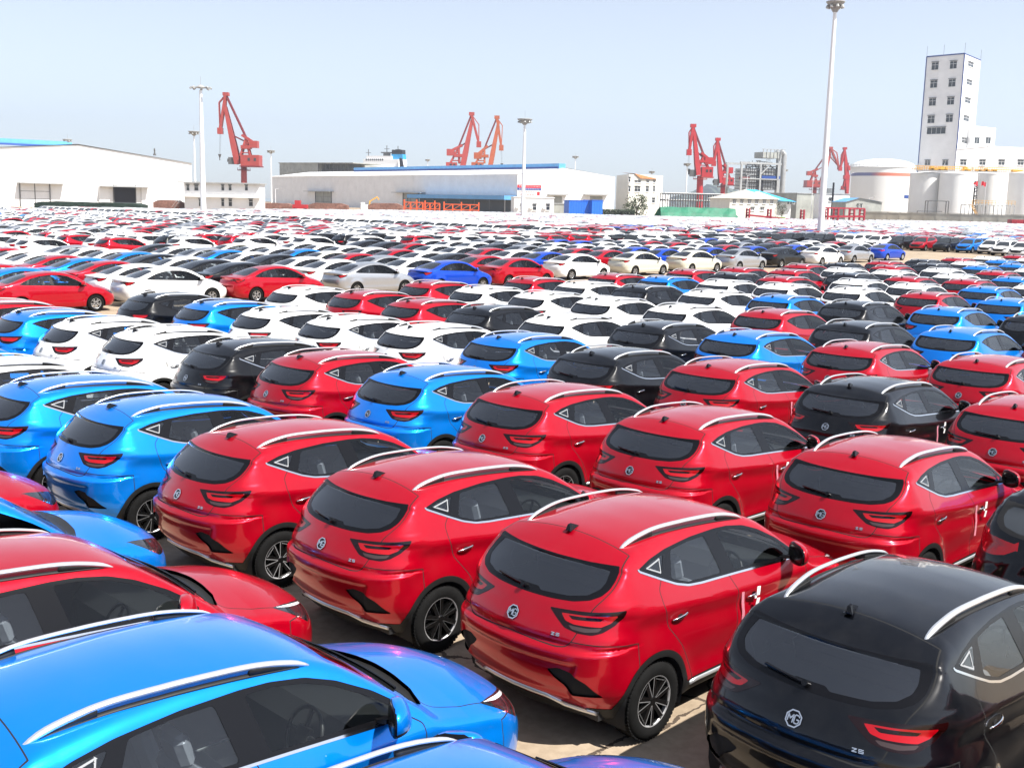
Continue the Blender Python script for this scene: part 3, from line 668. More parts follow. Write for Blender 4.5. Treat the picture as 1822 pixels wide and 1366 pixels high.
def mirror_mesh(s, side, x=2.86, z=1.095, suv=True):
    m = MB(); m.smooth = True; y = surf_y(s, x, z)
    # housing: superellipsoid
    q_ = 1.25 if suv else 1.0; cx, cyy, cz = x - .01, y + .150, z + .080; gl_ = []; nu, nv = 18, 10; vs = []
    def pw(v, e): return math.copysign(abs(v) ** e, v)
    for j in range(nv + 1):
        ph = -PI / 2 + PI * j / nv
        for i in range(nu):
            th = 2 * PI * i / nu
            a = pw(math.cos(ph), .7) * pw(math.cos(th), .75); b = pw(math.cos(ph), .7) * pw(math.sin(th), .8); c = pw(math.sin(ph), .75)
            X = .125 * a; 
            gl_.append(X < -.02)
            if X < 0: X *= .35
            vs.append((cx + X * (1 - .15 * c) - .075 * b, side * (cyy + .130 * b), cz + .082 * q_ * c * (1 - .12 * b)))
    fs = []; mi = []
    for j in range(nv):
        for i in range(nu):
            k = (i + 1) % nu; q = (j * nu + i, j * nu + k, (j + 1) * nu + k, (j + 1) * nu + i); fs.append(q if side > 0 else q[::-1])
    n0 = len(m.f); m.add(vs, fs)
    for q in range(n0, len(m.f)):
        zc = sum(m.v[i][2] for i in m.f[q]) / 4 - cz; xc = sum(m.v[i][0] for i in m.f[q]) / 4 - cx
        m.m[q] = 0 if zc > -.045 else 1
        if -.075 < zc < -.045 and xc > -.005: m.m[q] = 2
        if all(gl_[i % (nu * (nv + 1))] for i in m.f[q]): m.m[q] = 3
    m.smooth = False; m.mi = 1
    m.add([(x - .03, side * (y - .03), z - .005), (x + .05, side * (y - .03), z - .005), (x + .03, side * (y + .08), z + .02), (x - .02, side * (y + .08), z + .02), (x - .03, side * (y - .03), z + .02), (x + .05, side * (y - .03), z + .02), (x + .03, side * (y + .08), z + .05), (x - .02, side * (y + .08), z + .05)],
          [(0, 1, 2, 3), (7, 6, 5, 4), (0, 4, 5, 1), (1, 5, 6, 2), (2, 6, 7, 3), (3, 7, 4, 0)])
    return m

def stroke(m, pts, w, z0, z1, M):
    for a, b in zip(pts[:-1], pts[1:]):
        a = Vector((*a, 0)); b = Vector((*b, 0)); d = (b - a).normalized(); n = Vector((-d.y, d.x, 0)) * w / 2; e = d * w * .3
        q = [a - e - n, b + e - n, b + e + n, a - e + n]
        m.prism([(p.x, p.y) for p in q], z0, z1, M)

def seat_mesh(m, x, y, w, wrap, zf=.34):
    m.mi = 0; m.smooth = False
    m.bevbox(x - .02, x + .48, y - w / 2, y + w / 2, zf, zf + .22, .05)
    M = Matrix.Translation((x, y, zf + .16)) @ Matrix.Rotation(math.radians(-18), 4, 'Y')
    m.mi = 1 if wrap else 0
    m.bevbox(-.08, .06, -w / 2, w / 2, 0, .60, .045, M)
    M2 = M @ Matrix.Translation((0, 0, .62)); m.bevbox(-.05, .05, -.13 if w < .8 else -w / 2 + .12, .13 if w < .8 else w / 2 - .12, .0, .19, .04, M2)

def make_template(s, suv, detail, nm):
    """root empty with parts; kept out of the scene, copied for every car"""
    V, T, N, lab = car_parts(s, {2: .019, 1: .05, 0: .10}[detail], detail)
    parts = []
    def P(name, groups, mats, off=0.0, parent=None):
        """groups: list of (labels, material index)"""
        tt = []; mi = []
        for names, k in groups:
            t, m = sub(V, T, N, lab, names); tt.append(t); mi.append(np.full(len(t), k))
        t = np.concatenate(tt); mi = np.concatenate(mi)
        if not len(t): return None
        Vo = V - N * off if np.isscalar(off) else V
        me = np_mesh(nm + "_" + name, Vo, t, N, mats, mi)
        o = bpy.data.objects.new(name, me); parts.append((o, parent)); return o
    def Q(name, me, parent=None, loc=None, rz=None):
        o = bpy.data.objects.new(name, me); parts.append((o, parent))
        if loc is not None: o.location = loc
        if rz is not None: o.rotation_euler = (0, 0, rz)
        return o
    pm = PAINT['red']
    if detail == 0:
        o = P('body', [(['body'], 0), (['clad', 'cowl', 'grille', 'rframe', 'dlo'], 1), (['wscr', 'rglass', 'dlo'], 2), (['tail_L', 'tail_R'], 3), (['head_L', 'head_R'], 4)], [pm, M_plastic, M_dglass, M_lampred, M_head, M_tyre, M_silverrim, M_alu])
        me = o.data
        m = MB()
        m.mi = 5
        for ax in (s.axr, s.axf):
            for sy in (-1, 1):
                y0, y1 = sorted((sy * .70, sy * (s.tw - .01)))
                vs = [(ax + s.R * math.cos(2 * PI * k / 12), y, s.R + s.R * math.sin(2 * PI * k / 12)) for y in (y0, y1) for k in range(12)]
                m.mi = 5; m.add(vs, [tuple(range(12)), tuple(range(23, 11, -1))] + [(k, (k + 1) % 12, (k + 1) % 12 + 12, k + 12)[::-1] for k in range(12)])
                m.mi = 6; yy = sy * (s.tw - .004); f = tuple(range(10))
                m.add([(ax + .2 * math.cos(2 * PI * k / 10), yy, s.R + .2 * math.sin(2 * PI * k / 10)) for k in range(10)], [f if sy < 0 else f[::-1]])
        if suv:
            m.mi = 7
            for sy in (-1, 1):
                pts = [Vector((x, sy * (.545 + .04 * (x - .8) / 1.6), surf_z(s, x, .545) + (.03 if 0.9 < x < 2.3 else 0))) for x in (.79, .95, 1.4, 1.9, 2.3, 2.46)]
                for a, b in zip(pts[:-1], pts[1:]): m.bar(a, b, .04, .03)
        m2 = m.mesh("tmp", [pm, M_plastic, M_dglass, M_lampred, M_head, M_tyre, M_silverrim, M_alu])
        import bmesh
        bm = bmesh.new(); bm.from_mesh(me); bm.from_mesh(m2)
        me3 = bpy.data.meshes.new(nm + "_far"); bm.to_mesh(me3); bm.free()
        for mm in me.materials: me3.materials.append(mm)
        o.data = me3; return dict(root=None, parts=[(o, None)], paint=[o])
    trim = [pm, M_gap, M_plastic, M_gloss, M_chrome, M_inner]
    if detail == 2:
        body = P('body', [(['body'], 0), (['gap'], 1)], trim)
        for L in 'LR':
            fd = P('door', [(['fdoor_' + L], 0)], trim[:1]); rd = P('door', [(['rdoor_' + L], 0)], trim[:1])
            P('window', [(['gf_' + L], 0)], [M_glass], .004, fd); P('window', [(['gr_' + L], 0)], [M_rglass], .004, rd)
            P('window', [(['gq_' + L], 0)], [M_rglass], .004)
            for d, hx, hz in ((rd, 1.165, .985), (fd, 2.275, .915)) if suv else ((rd, 1.50, .86), (fd, 2.50, .84)):
                sy = 1 if L == 'L' else -1; yy = surf_y(s, hx, hz) * sy; m = MB(); m.smooth = True; m.mi = 0
                Pp = [Vector((hx - .10 + .2 * k / 8, yy + sy * (.004 + .026 * math.sin(PI * k / 8) ** .6), hz - .012 + .024 * k / 8)) for k in range(9)]
                sweep(m, Pp, [Vector((0, sy, .15))] * 9, [.014 + .012 * math.sin(PI * k / 8) for k in range(9)], [.012] * 9)
                m.mi = 1; m.smooth = False
                m.lathe([(0, .003), (.030, .002), (.034, -.01)], 16, 'y', Matrix.Translation((hx + .01, yy, hz)) if sy > 0 else Matrix.Translation((hx + .01, yy, hz)) @ Matrix.Scale(-1, 4, (0, 1, 0)))  # dark disc painted in as the shade behind the grip
                Q('handle', m.mesh("handle", [M_chrome, M_gap]), d)
        P('window_frame', [(['dlo'], 0), (['qtrim'], 1)], [M_gloss, M_qtrim], .001)
        if suv: P('window_trim', [(['chrome'], 0)], [M_chrome], -.003)
        if suv:
            tg = P('tailgate', [(['tailgate'], 0), (['rframe'], 1)], [pm, M_gloss]); P('window', [(['rglass'], 0)], [M_rearglass], .002, tg)
            P('bonnet', [(['hood'], 0)], [pm]); P('bumper', [(['rbumper'], 0)], [pm]); P('bumper', [(['fbumper'], 0)], [pm])
            P('cowl_panel', [(['cowl'], 0)], [M_plastic], .03)
            for L in 'LR': P('vent', [(['fog_' + L], 0)], [M_gap], .02)
            P('cladding', [(['clad'], 0)], [M_plastic], -.004)
        else:
            P('window', [(['rglass'], 0)], [M_rearglass], .002)
        P('windscreen', [(['wscr'], 0)], [M_fglass], .002)
        P('grille', [(['grille'], 0)], [M_plastic], .012); P('intake', [(['intake'], 0)], [M_gap], .015)
        for L in 'LR':
            P('tail_lamp', [(['tail_' + L], 0), (['tin_' + L], 1), (['trev_' + L], 2)], [M_lampdark, M_lampred, M_lampwhite], -.002)
            P('headlamp', [(['head_' + L], 0), (['hw_' + L], 1)], [M_head, M_blade], -.001)
    else:
        P('body', [(['body', 'gap', 'tailgate', 'hood'], 0), (['clad', 'cowl', 'fog_L', 'fog_R', 'grille', 'intake'], 2), (['dlo', 'rframe'], 3)], trim)
        for L in 'LR':
            P('window', [(['gf_' + L], 0)], [M_glass], .004); P('window', [(['gr_' + L, 'gq_' + L], 0)], [M_rglass], .004)
            P('tail_lamp', [(['tail_' + L], 0), (['tin_' + L], 1)], [M_lampdark, M_lampred], -.002)
            P('headlamp', [(['head_' + L], 0)], [M_head], -.001)
        P('window', [(['rglass'], 0)], [M_rearglass], .002); P('windscreen', [(['wscr'], 0)], [M_fglass], .002)
    [Q('wheel_well', q) for q in liner(s)]
    # wheels
    ty, rim, disc = wheel_meshes(s, suv, detail, 'dark')
    for ax in (s.axr, s.axf):
        for sy in (-1, 1):
            yc = sy * (s.tw - .108); wz = s.R
            if detail == 2:
                e = Q('wheel', None, None, (ax, yc, wz), 0 if sy < 0 else PI)
                Q('tyre', ty, e); Q('rim', rim, e); Q('brake_disc', disc, e)
            else:
                e = Q('wheel', ty, None, (ax, yc, wz), 0 if sy < 0 else PI); Q('rim', rim, e)
    if suv:
        for sy in (-1, 1): Q('roof_rail', rail_mesh(s, sy))
        z = surf_z(s, .80, 0); m = MB(); m.smooth = True
        for k in range(7):
            t = k / 6
        prof = [(-.02, .036, .002), (.0, .034, .045), (.03, .022, .052), (.09, .014, .03), (.15, .006, .004)]
        vs = []
        for dx, w, h in prof: vs += [(.74 + dx, -w, z - .004), (.74 + dx, -w * .35, z + h), (.74 + dx, w * .35, z + h), (.74 + dx, w, z - .004)]
        m.smooth = False; m.add(vs, [(i * 4 + k, i * 4 + k + 1, i * 4 + k + 5, i * 4 + k + 4) for i in range(4) for k in range(3)] + [(3, 2, 1, 0)])
        Q('antenna', m.mesh("fin", M_gloss))
    for sy in (-1, 1):
        m = mirror_mesh(s, sy) if suv else mirror_mesh(s, sy, 3.18, 1.0, False)
        Q('mirror', m.mesh("mirror", [pm, M_plastic, M_alu, M_gloss]))
    # cabin
    m = MB()
    if suv:
        for y in (-.36, .36): seat_mesh(m, 1.93, y, .50, True)
        seat_mesh(m, 1.12, 0, 1.22, False)
    else:
        for y in (-.35, .35): seat_mesh(m, 2.15, y, .48, True, .28)
        seat_mesh(m, 1.35, 0, 1.15, False, .28)
    Q('seat', m.mesh("seats", [M_seat, M_wrap]))
    m = MB(); x0, x1 = (2.74, 3.22) if suv else (3.0, 3.45); zt = .98 if suv else .90
    yy = .70
    m.add([(x0, -yy, .45), (x0, yy, .45), (x0 - .03, yy, zt - .12), (x0 - .03, -yy, zt - .12), (x0 + .08, yy, zt), (x0 + .08, -yy, zt), (x1, yy * .92, zt - .01), (x1, -yy * .92, zt - .01)],
          [(0, 1, 2, 3), (3, 2, 4, 5), (5, 4, 6, 7)])
    m.box(.35, x1, -.72, .72, .26, .33)
    Q('dashboard', m.mesh("dash", M_dash))
    m = MB()
    if suv: m.box(.36, 1.05, -.66, .66, .33, 1.10)
    else: m.box(.30, 1.25, -.62, .62, .28, .96)
    Q('luggage_cover', m.mesh("cover", M_cover))
    if detail == 2 or True:
        m = MB(); m.smooth = True; M = Matrix.Translation((x0 - .14, -.36, zt - .05)) @ Matrix.Rotation(math.radians(-66), 4, 'Y')
        vs = []; nu, nv = (24, 6) if detail == 2 else (12, 4)
        for i in range(nu):
            a = 2 * PI * i / nu
            for j in range(nv):
                b = 2 * PI * j / nv; r = .175 + .014 * math.cos(b); vs.append(M @ Vector((r * math.cos(a), r * math.sin(a), .014 * math.sin(b))))
        m.add(vs, [(i * nv + j, ((i + 1) % nu) * nv + j, ((i + 1) % nu) * nv + (j + 1) % nv, i * nv + (j + 1) % nv) for i in range(nu) for j in range(nv)])
        m.smooth = False; m.box(-.05, .05, -.06, .06, -.02, .02, M); m.box(-.012, .012, -.17, .17, -.01, .01, M); m.box(0, .17, -.012, .012, -.01, .01, M)
        Q('steering_wheel', m.mesh("steer", M_seat))
    if suv and detail == 2:
        # octagon badge with its two letters
        x = surf_x_rear(s, 0, 1.04); nz = Vector(grad(s.F, np.array([[x, 0, 1.04]]))[0]).normalized()
        up = Vector((0, 0, 1)); xr = up.cross(nz).normalized(); yr = nz.cross(xr)       # seen from behind: right = -y
        M = Matrix.Translation(Vector((x, 0, 1.04)) + nz * .002) @ Matrix((( xr.x, yr.x, nz.x), (xr.y, yr.y, nz.y), (xr.z, yr.z, nz.z))).to_4x4()
        def octo(r): return [(r * math.cos(PI / 8 + k * PI / 4), r * math.sin(PI / 8 + k * PI / 4)) for k in range(8)]
        e = Q('emblem', None)
        m = MB(); R1, R0 = .062, .052; a, b = octo(R1), octo(R0)
        m.prism(octo(R1), 0, .004, M); pl = Q('badge_plate', m.mesh("badge", M_gloss), e)
        m = MB()
        vs = [M @ Vector((*p, z)) for z in (.004, .010) for p in a] + [M @ Vector((*p, z)) for z in (.004, .010) for p in b]
        m.add(vs, [f for k in range(8) for f in ((k, (k + 1) % 8, (k + 1) % 8 + 8, k + 8), (16 + (k + 1) % 8, 16 + k, 24 + k, 24 + (k + 1) % 8), (k + 8, (k + 1) % 8 + 8, (k + 1) % 8 + 24, k + 24))])
        Q('badge_ring', m.mesh("ring", M_chrome), e)
        m = MB()
        stroke(m, [(-.040, -.020), (-.040, .024), (-.022, -.004), (-.004, .024), (-.004, -.026)], .0085, .004, .010, M)
        stroke(m, [(.040, .018), (.030, .027), (.012, .027), (.006, .018), (.006, -.018), (.012, -.027), (.030, -.027), (.040, -.018), (.040, -.002), (.024, -.002)], .0085, .004, .010, M)
        Q('badge_letters', m.mesh("letters", M_chrome), e)
        # ZS lettering low on the right of the tailgate
        y1, z1 = -.44, .975; x = surf_x_rear(s, y1, z1); nz = Vector(grad(s.F, np.array([[x, y1, z1]]))[0]).normalized(); xr = up.cross(nz).normalized(); yr = nz.cross(xr)
        M = Matrix.Translation(Vector((x, y1, z1)) + nz * .001) @ Matrix(((xr.x, yr.x, nz.x), (xr.y, yr.y, nz.y), (xr.z, yr.z, nz.z))).to_4x4()
        m = MB(); stroke(m, [(-.035, .010), (-.007, .010), (-.035, -.010), (-.007, -.010)], .0055, 0, .005, M)
        stroke(m, [(.035, .010), (.007, .010), (.007, 0), (.035, 0), (.035, -.010), (.007, -.010)], .0055, 0, .005, M)
        Q('lettering', m.mesh("zs", M_chrome))
        # wiper
        x = surf_x_rear(s, 0, 1.235); m = MB(); m.smooth = True
        m.cone((x + .01, 0, 1.236), (x - .035, 0, 1.262), .028, .022, 12); m.smooth = False
        pts = [Vector((surf_x_rear(s, y, 1.245 + .05 * y) - .022, y, 1.250 + .05 * y)) for y in (0, .12, .24, .34)]
        for a, b in zip(pts[:-1], pts[1:]): m.bar(a, b, .022, .012)
        Q('wiper', m.mesh("wiper", M_gloss))
        # satin skid strip with the two exhaust surrounds
        m = MB(); m.smooth = True; Y = [-.70, -.66, -.58, -.46, -.40, -.34, -.20, 0, .20, .34, .40, .46, .58, .66, .70]
        Z = [.315, .33, .345, .362, .40, .425, .43, .43, .43, .425, .40, .362, .345, .33, .315]
        P3 = [Vector((surf_x_rear(s, y, z) + .004, y, z)) for y, z in zip(Y, Z)]
        sweep(m, P3, [Vector((-1, 0, .2))] * len(P3), [.042] * len(P3), [.03] * len(P3))
        m.smooth = False
        for sy in (-1, 1):
            ring = [(.42, .375), (.46, .395), (.62, .365), (.69, .318), (.64, .312), (.48, .335)]
            rin = [(.455, .370), (.475, .378), (.61, .352), (.655, .327), (.635, .325), (.49, .348)]
            vo = [Vector((surf_x_rear(s, y, z) - .02, sy * y, z)) for y, z in ring]; vi = [Vector((surf_x_rear(s, y, z) - .02, sy * y, z)) for y, z in rin]; vb = [p + Vector((.05, 0, 0)) for p in vo]; vc = [p + Vector((.04, 0, 0)) for p in vi]
            n = 6; m.mi = 0
            fs = []
            for k in range(n):
                j = (k + 1) % n; fs += [(k, j, n + j, n + k), (k, j, 2 * n + j, 2 * n + k), (n + k, n + j, 3 * n + j, 3 * n + k)]
            m.add(vo + vi + vb + vc, fs); m.mi = 1; m.add(vc, [tuple(range(n))])
        Q('skid_plate', m.mesh("skid", [M_alu, M_gap]))
        # silver sill strips
        for sy in (-1, 1):
            m = MB(); m.smooth = True; xs = np.linspace(1.32, 3.0, 14)
            P3 = [Vector((x, sy * (surf_y(s, x, .36) + .002), .345 + .012 * abs(x - 2.1))) for x in xs]
            sweep(m, P3, [Vector((0, sy, .3))] * 14, [.035] * 14, [.014] * 14); Q('sill_strip', m.mesh("sill", M_alu))
        # fuel flap outline and number-plate recess are left to the paint; exhaust etc. end here
        # windscreen wipers
        m = MB()
        for y0, y1 in ((-.55, .05), (.02, .58)):
            for k in range(6):
                ya, yb = y0 + (y1 - y0) * k / 6, y0 + (y1 - y0) * (k + 1) / 6
                m.bar((3.25 - .18 * ya * ya - .012 * k, ya, surf_z(s, 3.25 - .18 * ya * ya - .012 * k, ya, 1.3) + .012), (3.25 - .18 * yb * yb - .012 * (k + 1), yb, surf_z(s, 3.25 - .18 * yb * yb - .012 * (k + 1), yb, 1.3) + .012), .014, .016)
        Q('wiper', m.mesh("wipers", M_gloss))
        m = MB(); x = 4.40
        m.prism(octo(.07), 0, .012, Matrix.Translation((4.405, 0, .62)) @ Matrix.Rotation(PI / 2, 4, 'Y')); Q('emblem', m.mesh("front_badge", M_chrome))
    return dict(parts=parts)

def place_car(tpl, name, gx, gy, colour, label, cat, group, rot=0.0, single=False):
    """copy a template: gx, gy is the rear-bumper point in the grid frame"""
    loc = gw(gx, gy); rz = TH + rot; mat = PAINT[colour]
    def recolour(o):
        if o.data is None: return
        for i, sl in enumerate(o.material_slots):
            if sl.material == PAINT['red'] and colour != 'red': sl.link = 'OBJECT'; sl.material = mat
    if single:
        o = tpl['parts'][0][0].copy(); o.name = name; link(o); o.location = loc; o.rotation_euler = (0, 0, rz); recolour(o)
        return tag(o, label, cat, group)
    root = empty(name, loc, rz, label, cat, group); mp = {}
    for o, par in tpl['parts']:
        c = o.copy(); link(c); c.parent = mp[par] if par is not None else root; mp[o] = c; recolour(c)
    return root
# ------------------------------------------------------------------ ground
def ground_mat():
    m, t, o = new_mat("sunlit_concrete"); p = t.nodes.new("ShaderNodeBsdfPrincipled"); p.inputs["Roughness"].default_value = 0.9; p.inputs["Specular IOR Level"].default_value = 0.2
    tc = t.nodes.new("ShaderNodeTexCoord")
    def noise(s, d=8, r=.6):
        n = t.nodes.new("ShaderNodeTexNoise"); n.inputs["Scale"].default_value = s; n.inputs["Detail"].default_value = d; n.inputs["Roughness"].default_value = r
        t.links.new(tc.outputs["Object"], n.inputs["Vector"]); return n
    n1 = noise(.35); n2 = noise(9.0); n3 = noise(.08)
    r = t.nodes.new("ShaderNodeValToRGB"); r.color_ramp.elements[0].position = .3; r.color_ramp.elements[1].position = .75
    r.color_ramp.elements[0].color = (.28, .22, .155, 1); r.color_ramp.elements[1].color = (.41, .33, .245, 1)
    t.links.new(n1.outputs[0], r.inputs[0])
    mx = t.nodes.new("ShaderNodeMix"); mx.data_type = 'RGBA'; mx.blend_type = 'MULTIPLY'; mx.inputs[0].default_value = .5
    r2 = t.nodes.new("ShaderNodeValToRGB"); r2.color_ramp.elements[0].color = (.62, .6, .58, 1); r2.color_ramp.elements[0].position = .35; r2.color_ramp.elements[1].position = .6
    t.links.new(n2.outputs[0], r2.inputs[0]); t.links.new(r.outputs[0], mx.inputs[6]); t.links.new(r2.outputs[0], mx.inputs[7])
    # cracks
    v = t.nodes.new("ShaderNodeTexVoronoi"); v.feature = 'DISTANCE_TO_EDGE'; v.inputs["Scale"].default_value = .55
    nd = noise(1.8); mv = t.nodes.new("ShaderNodeMix"); mv.data_type = 'VECTOR'; mv.inputs[0].default_value = .28
    t.links.new(tc.outputs["Object"], mv.inputs[4]); t.links.new(nd.outputs[1], mv.inputs[5]); t.links.new(mv.outputs[1], v.inputs["Vector"])
    cr = t.nodes.new("ShaderNodeMath"); cr.operation = 'LESS_THAN'; cr.inputs[1].default_value = .006; t.links.new(v.outputs["Distance"], cr.inputs[0])
    gate = t.nodes.new("ShaderNodeMath"); gate.operation = 'GREATER_THAN'; gate.inputs[1].default_value = .5; t.links.new(n3.outputs[0], gate.inputs[0])
    mu = t.nodes.new("ShaderNodeMath"); mu.operation = 'MULTIPLY'; t.links.new(cr.outputs[0], mu.inputs[0]); t.links.new(gate.outputs[0], mu.inputs[1])
    m2 = t.nodes.new("ShaderNodeMix"); m2.data_type = 'RGBA'; m2.inputs[7].default_value = (.08, .06, .045, 1); t.links.new(mu.outputs[0], m2.inputs[0]); t.links.new(mx.outputs[2], m2.inputs[6])
    t.links.new(m2.outputs[2], p.inputs["Base Color"])
    b = t.nodes.new("ShaderNodeBump"); b.inputs["Strength"].default_value = .25; b.inputs["Distance"].default_value = .01; t.links.new(n2.outputs[0], b.inputs["Height"]); t.links.new(b.outputs[0], p.inputs["Normal"])
    t.links.new(p.outputs[0], o.inputs[0]); return m
m = MB()
GX = [-3000, -400, -60, 40, 140, 400, 900, 3000]; GY = [-400, -40, 0, 60, 200, 500, 1100, 6000]
for x0, x1 in zip(GX[:-1], GX[1:]):
    for y0, y1 in zip(GY[:-1], GY[1:]): m.add([(x0, y0, 0), (x1, y0, 0), (x1, y1, 0), (x0, y1, 0)], [(0, 1, 2, 3)])
tag(m.build('ground', ground_mat()), kind='structure')
# sea far behind the quay
m = MB(); m.add([(-3000, 1150, .3), (3000, 1150, .3), (3000, 6000, .3), (-3000, 6000, .3)], [(0, 1, 2, 3)])
tag(m.build('sea', simple("sea_water", (.05, .09, .11), .12, bump=.5, bscale=.3)), kind='structure')

# ------------------------------------------------------------------ car templates
suv_s, sed_s = SUV(), Sedan()
T_SUV = {d: make_template(suv_s, True, d, 'suv%d' % d) for d in (2, 1, 0)}
T_SED = {d: make_template(sed_s, False, d, 'saloon%d' % d) for d in (1, 0)}

ORD = ['first', 'second', 'third', 'fourth', 'fifth', 'sixth', 'seventh', 'eighth', 'ninth', 'tenth', 'eleventh', 'twelfth', 'thirteenth', 'fourteenth', 'fifteenth', 'sixteenth', 'seventeenth', 'eighteenth', 'nineteenth', 'twentieth']
TENS = ['', '', 'twenty', 'thirty', 'forty', 'fifty', 'sixty', 'seventy', 'eighty', 'ninety']
def ordi(n):
    n = max(0, n)
    if n < 20: return ORD[n]
    k, r = divmod(n + 1, 10); k = min(k, 9)
    return TENS[k] + '-' + ORD[r - 1] if r else TENS[k][:-1] + 'ieth'
CN = {'red': 'red', 'blue': 'bright blue', 'black': 'blue-black', 'white': 'white', 'silver': 'silver', 'cream': 'cream', 'deep_blue': 'deep blue'}
def in_view(gx, gy, z=.8, mx=.02, pad=2.2):
    X, Y, _ = gw(gx + pad, gy)
    if Y < 1.5: return False
    u, v, d = to_pixel((X, Y, z)); w = 3.2 * F_PX / d
    return -w < u < 1822 + w and v < 1366 + w * 1.3
# the block of upright cars parked nose to tail: (rank, file) -> colour; rank counts along the noses, file towards the far left
COL = {}
def rowcol(r, start, s):
    for i, ch in enumerate(s.split()): COL[(r, start - i)] = {'r': 'red', 'b': 'blue', 'k': 'black', 'w': 'white'}[ch]
rowcol(-1, 1, "b b r b r w b")
rowcol(0, 1, "k r r r b b w b w k")
rowcol(1, 1, "k r r r b r k w w b r")
rowcol(2, 0, "r k r k b w w w b k")
rowcol(3, -1, "r r b k w k r r w")
rowcol(4, -2, "b k r w w w w r")
rowcol(5, -2, "k b k b w k w r")
rowcol(6, -3, "b r w w w b r")
rowcol(7, -4, "b w w r k r")
rowcol(8, -5, "r r k r r")
rowcol(9, -5, "b w w w r")
rowcol(10, -5, "w r w r k"); rowcol(11, -6, "w b k r"); rowcol(12, -6, "r b w k"); rowcol(13, -6, "w r b r")
PK = {(0,-4):(5.39,15.93),(0,-3):(5.57,13.58),(0,-2):(5.80,11.05),(0,-1):(5.96,8.52),(0,0):(6.06,6.01),(0,1):(6.09,3.43),(-1,1):(1.25,3.47),(1,-8):(9.15,25.69),(1,-7):(9.35,23.37),(1,-6):(9.62,21.01),(1,-5):(9.91,18.28),(1,-4):(10.14,15.97),(1,-3):(10.36,13.48),(1,-2):(10.50,11.03),(1,-1):(10.62,8.46),(1,0):(10.65,5.82),
(2,-9):(13.69,28.57),(2,-8):(13.78,25.72),(2,-7):(13.99,23.25),(2,-6):(14.26,20.81),(2,-5):(14.67,18.42),(2,-3):(14.72,13.26),(2,-4):(14.96,15.97),(2,-2):(15.12,10.93),(2,-1):(15.17,8.30),(2,0):(15.40,5.84),
(3,-7):(18.66,23.29),(3,-5):(18.82,18.15),(3,-6):(18.96,20.94),(3,-8):(19.06,26.34),(3,-4):(19.50,15.79),(3,-3):(19.67,13.41),(3,-2):(19.75,10.80),(3,-1):(19.87,8.22),
(4,-9):(23.56,28.53),(4,-8):(23.59,25.98),(4,-7):(23.71,23.43),(4,-3):(23.85,13.04),(4,-5):(23.86,18.27),(4,-6):(23.89,20.98),(4,-2):(24.63,10.78),
(5,-9):(28.22,28.24),(5,-8):(28.32,25.80),(5,-7):(28.85,23.60),(5,-6):(29.24,21.05),(5,-4):(29.58,16.10),(5,-5):(29.60,18.60),(6,-9):(32.95,28.27),(6,-8):(33.54,26.21),(6,-7):(34.05,23.80),(6,-6):(34.56,21.60),(6,-5):(35.20,19.14),(6,-3):(35.37,13.77),(6,-4):(35.53,16.54),
(7,-8):(38.30,26.28),(7,-7):(38.28,23.90),(7,-9):(38.53,28.63),(7,-6):(39.72,21.40),(7,-5):(39.73,19.00),(7,-4):(40.57,16.59),(8,-8):(43.26,26.5),(8,-7):(43.60,23.73),(8,-6):(43.80,21.17),(8,-5):(44.56,18.96),(9,-7):(47.85,23.89),(9,-9):(48.40,28.9)}
def suv_xy(r, c):
    if (r, c) in PK: return PK[(r, c)]
    gy = 5.95 - 2.512 * c if c <= 0 else 5.95 - 2.55 * c
    base = 6.06 + 4.62 * r; a = -c
    sh = -.17 * max(a, 0) if r <= 3 else (2.4 - .34 * a) * min(1, (r - 3) / 3.0)
    if r < 0: base = 1.22; sh = -.05 * max(a, 0)
    if r > 9: base += .12 * (r - 9)
    return base + sh, gy
allsuv = []
for r in range(-1, 18):
    for c in range(3, -10, -1):
        if (r, c) in COL: col = COL[(r, c)]
        else:
            rr = random.Random(r * 77 + c); col = rr.choice(['red', 'white', 'white', 'black', 'blue', 'red'])
        gx, gy = suv_xy(r, c)
        if (r, c) == (-1, 2) or r == -1 and c == 3: continue
        if not in_view(gx, gy): continue
        allsuv.append((gx, gy, r, c, col))
SUVS = []    # (distance, gx, gy, rot, colour, label, group)
for gx, gy, r, c, col in allsuv:
    rk = r + 1
    d = math.hypot(*gw(gx + 2, gy)[:2])
    SUVS.append([d, gx + random.uniform(-.02, .02), gy, random.uniform(-.012, .012) * (r > 1), col, "%s SUV in rank %s from the camera, %s out from the far lane" % (CN[col], ['one', 'two', 'three', 'four', 'five', 'six', 'seven', 'eight', 'nine', 'ten', 'eleven', 'twelve', 'thirteen', 'fourteen', 'fifteen', 'sixteen', 'seventeen', 'eighteen', 'nineteen'][rk], ordi(c + 9)), "SUVs parked tail towards the camera", (r, c)])
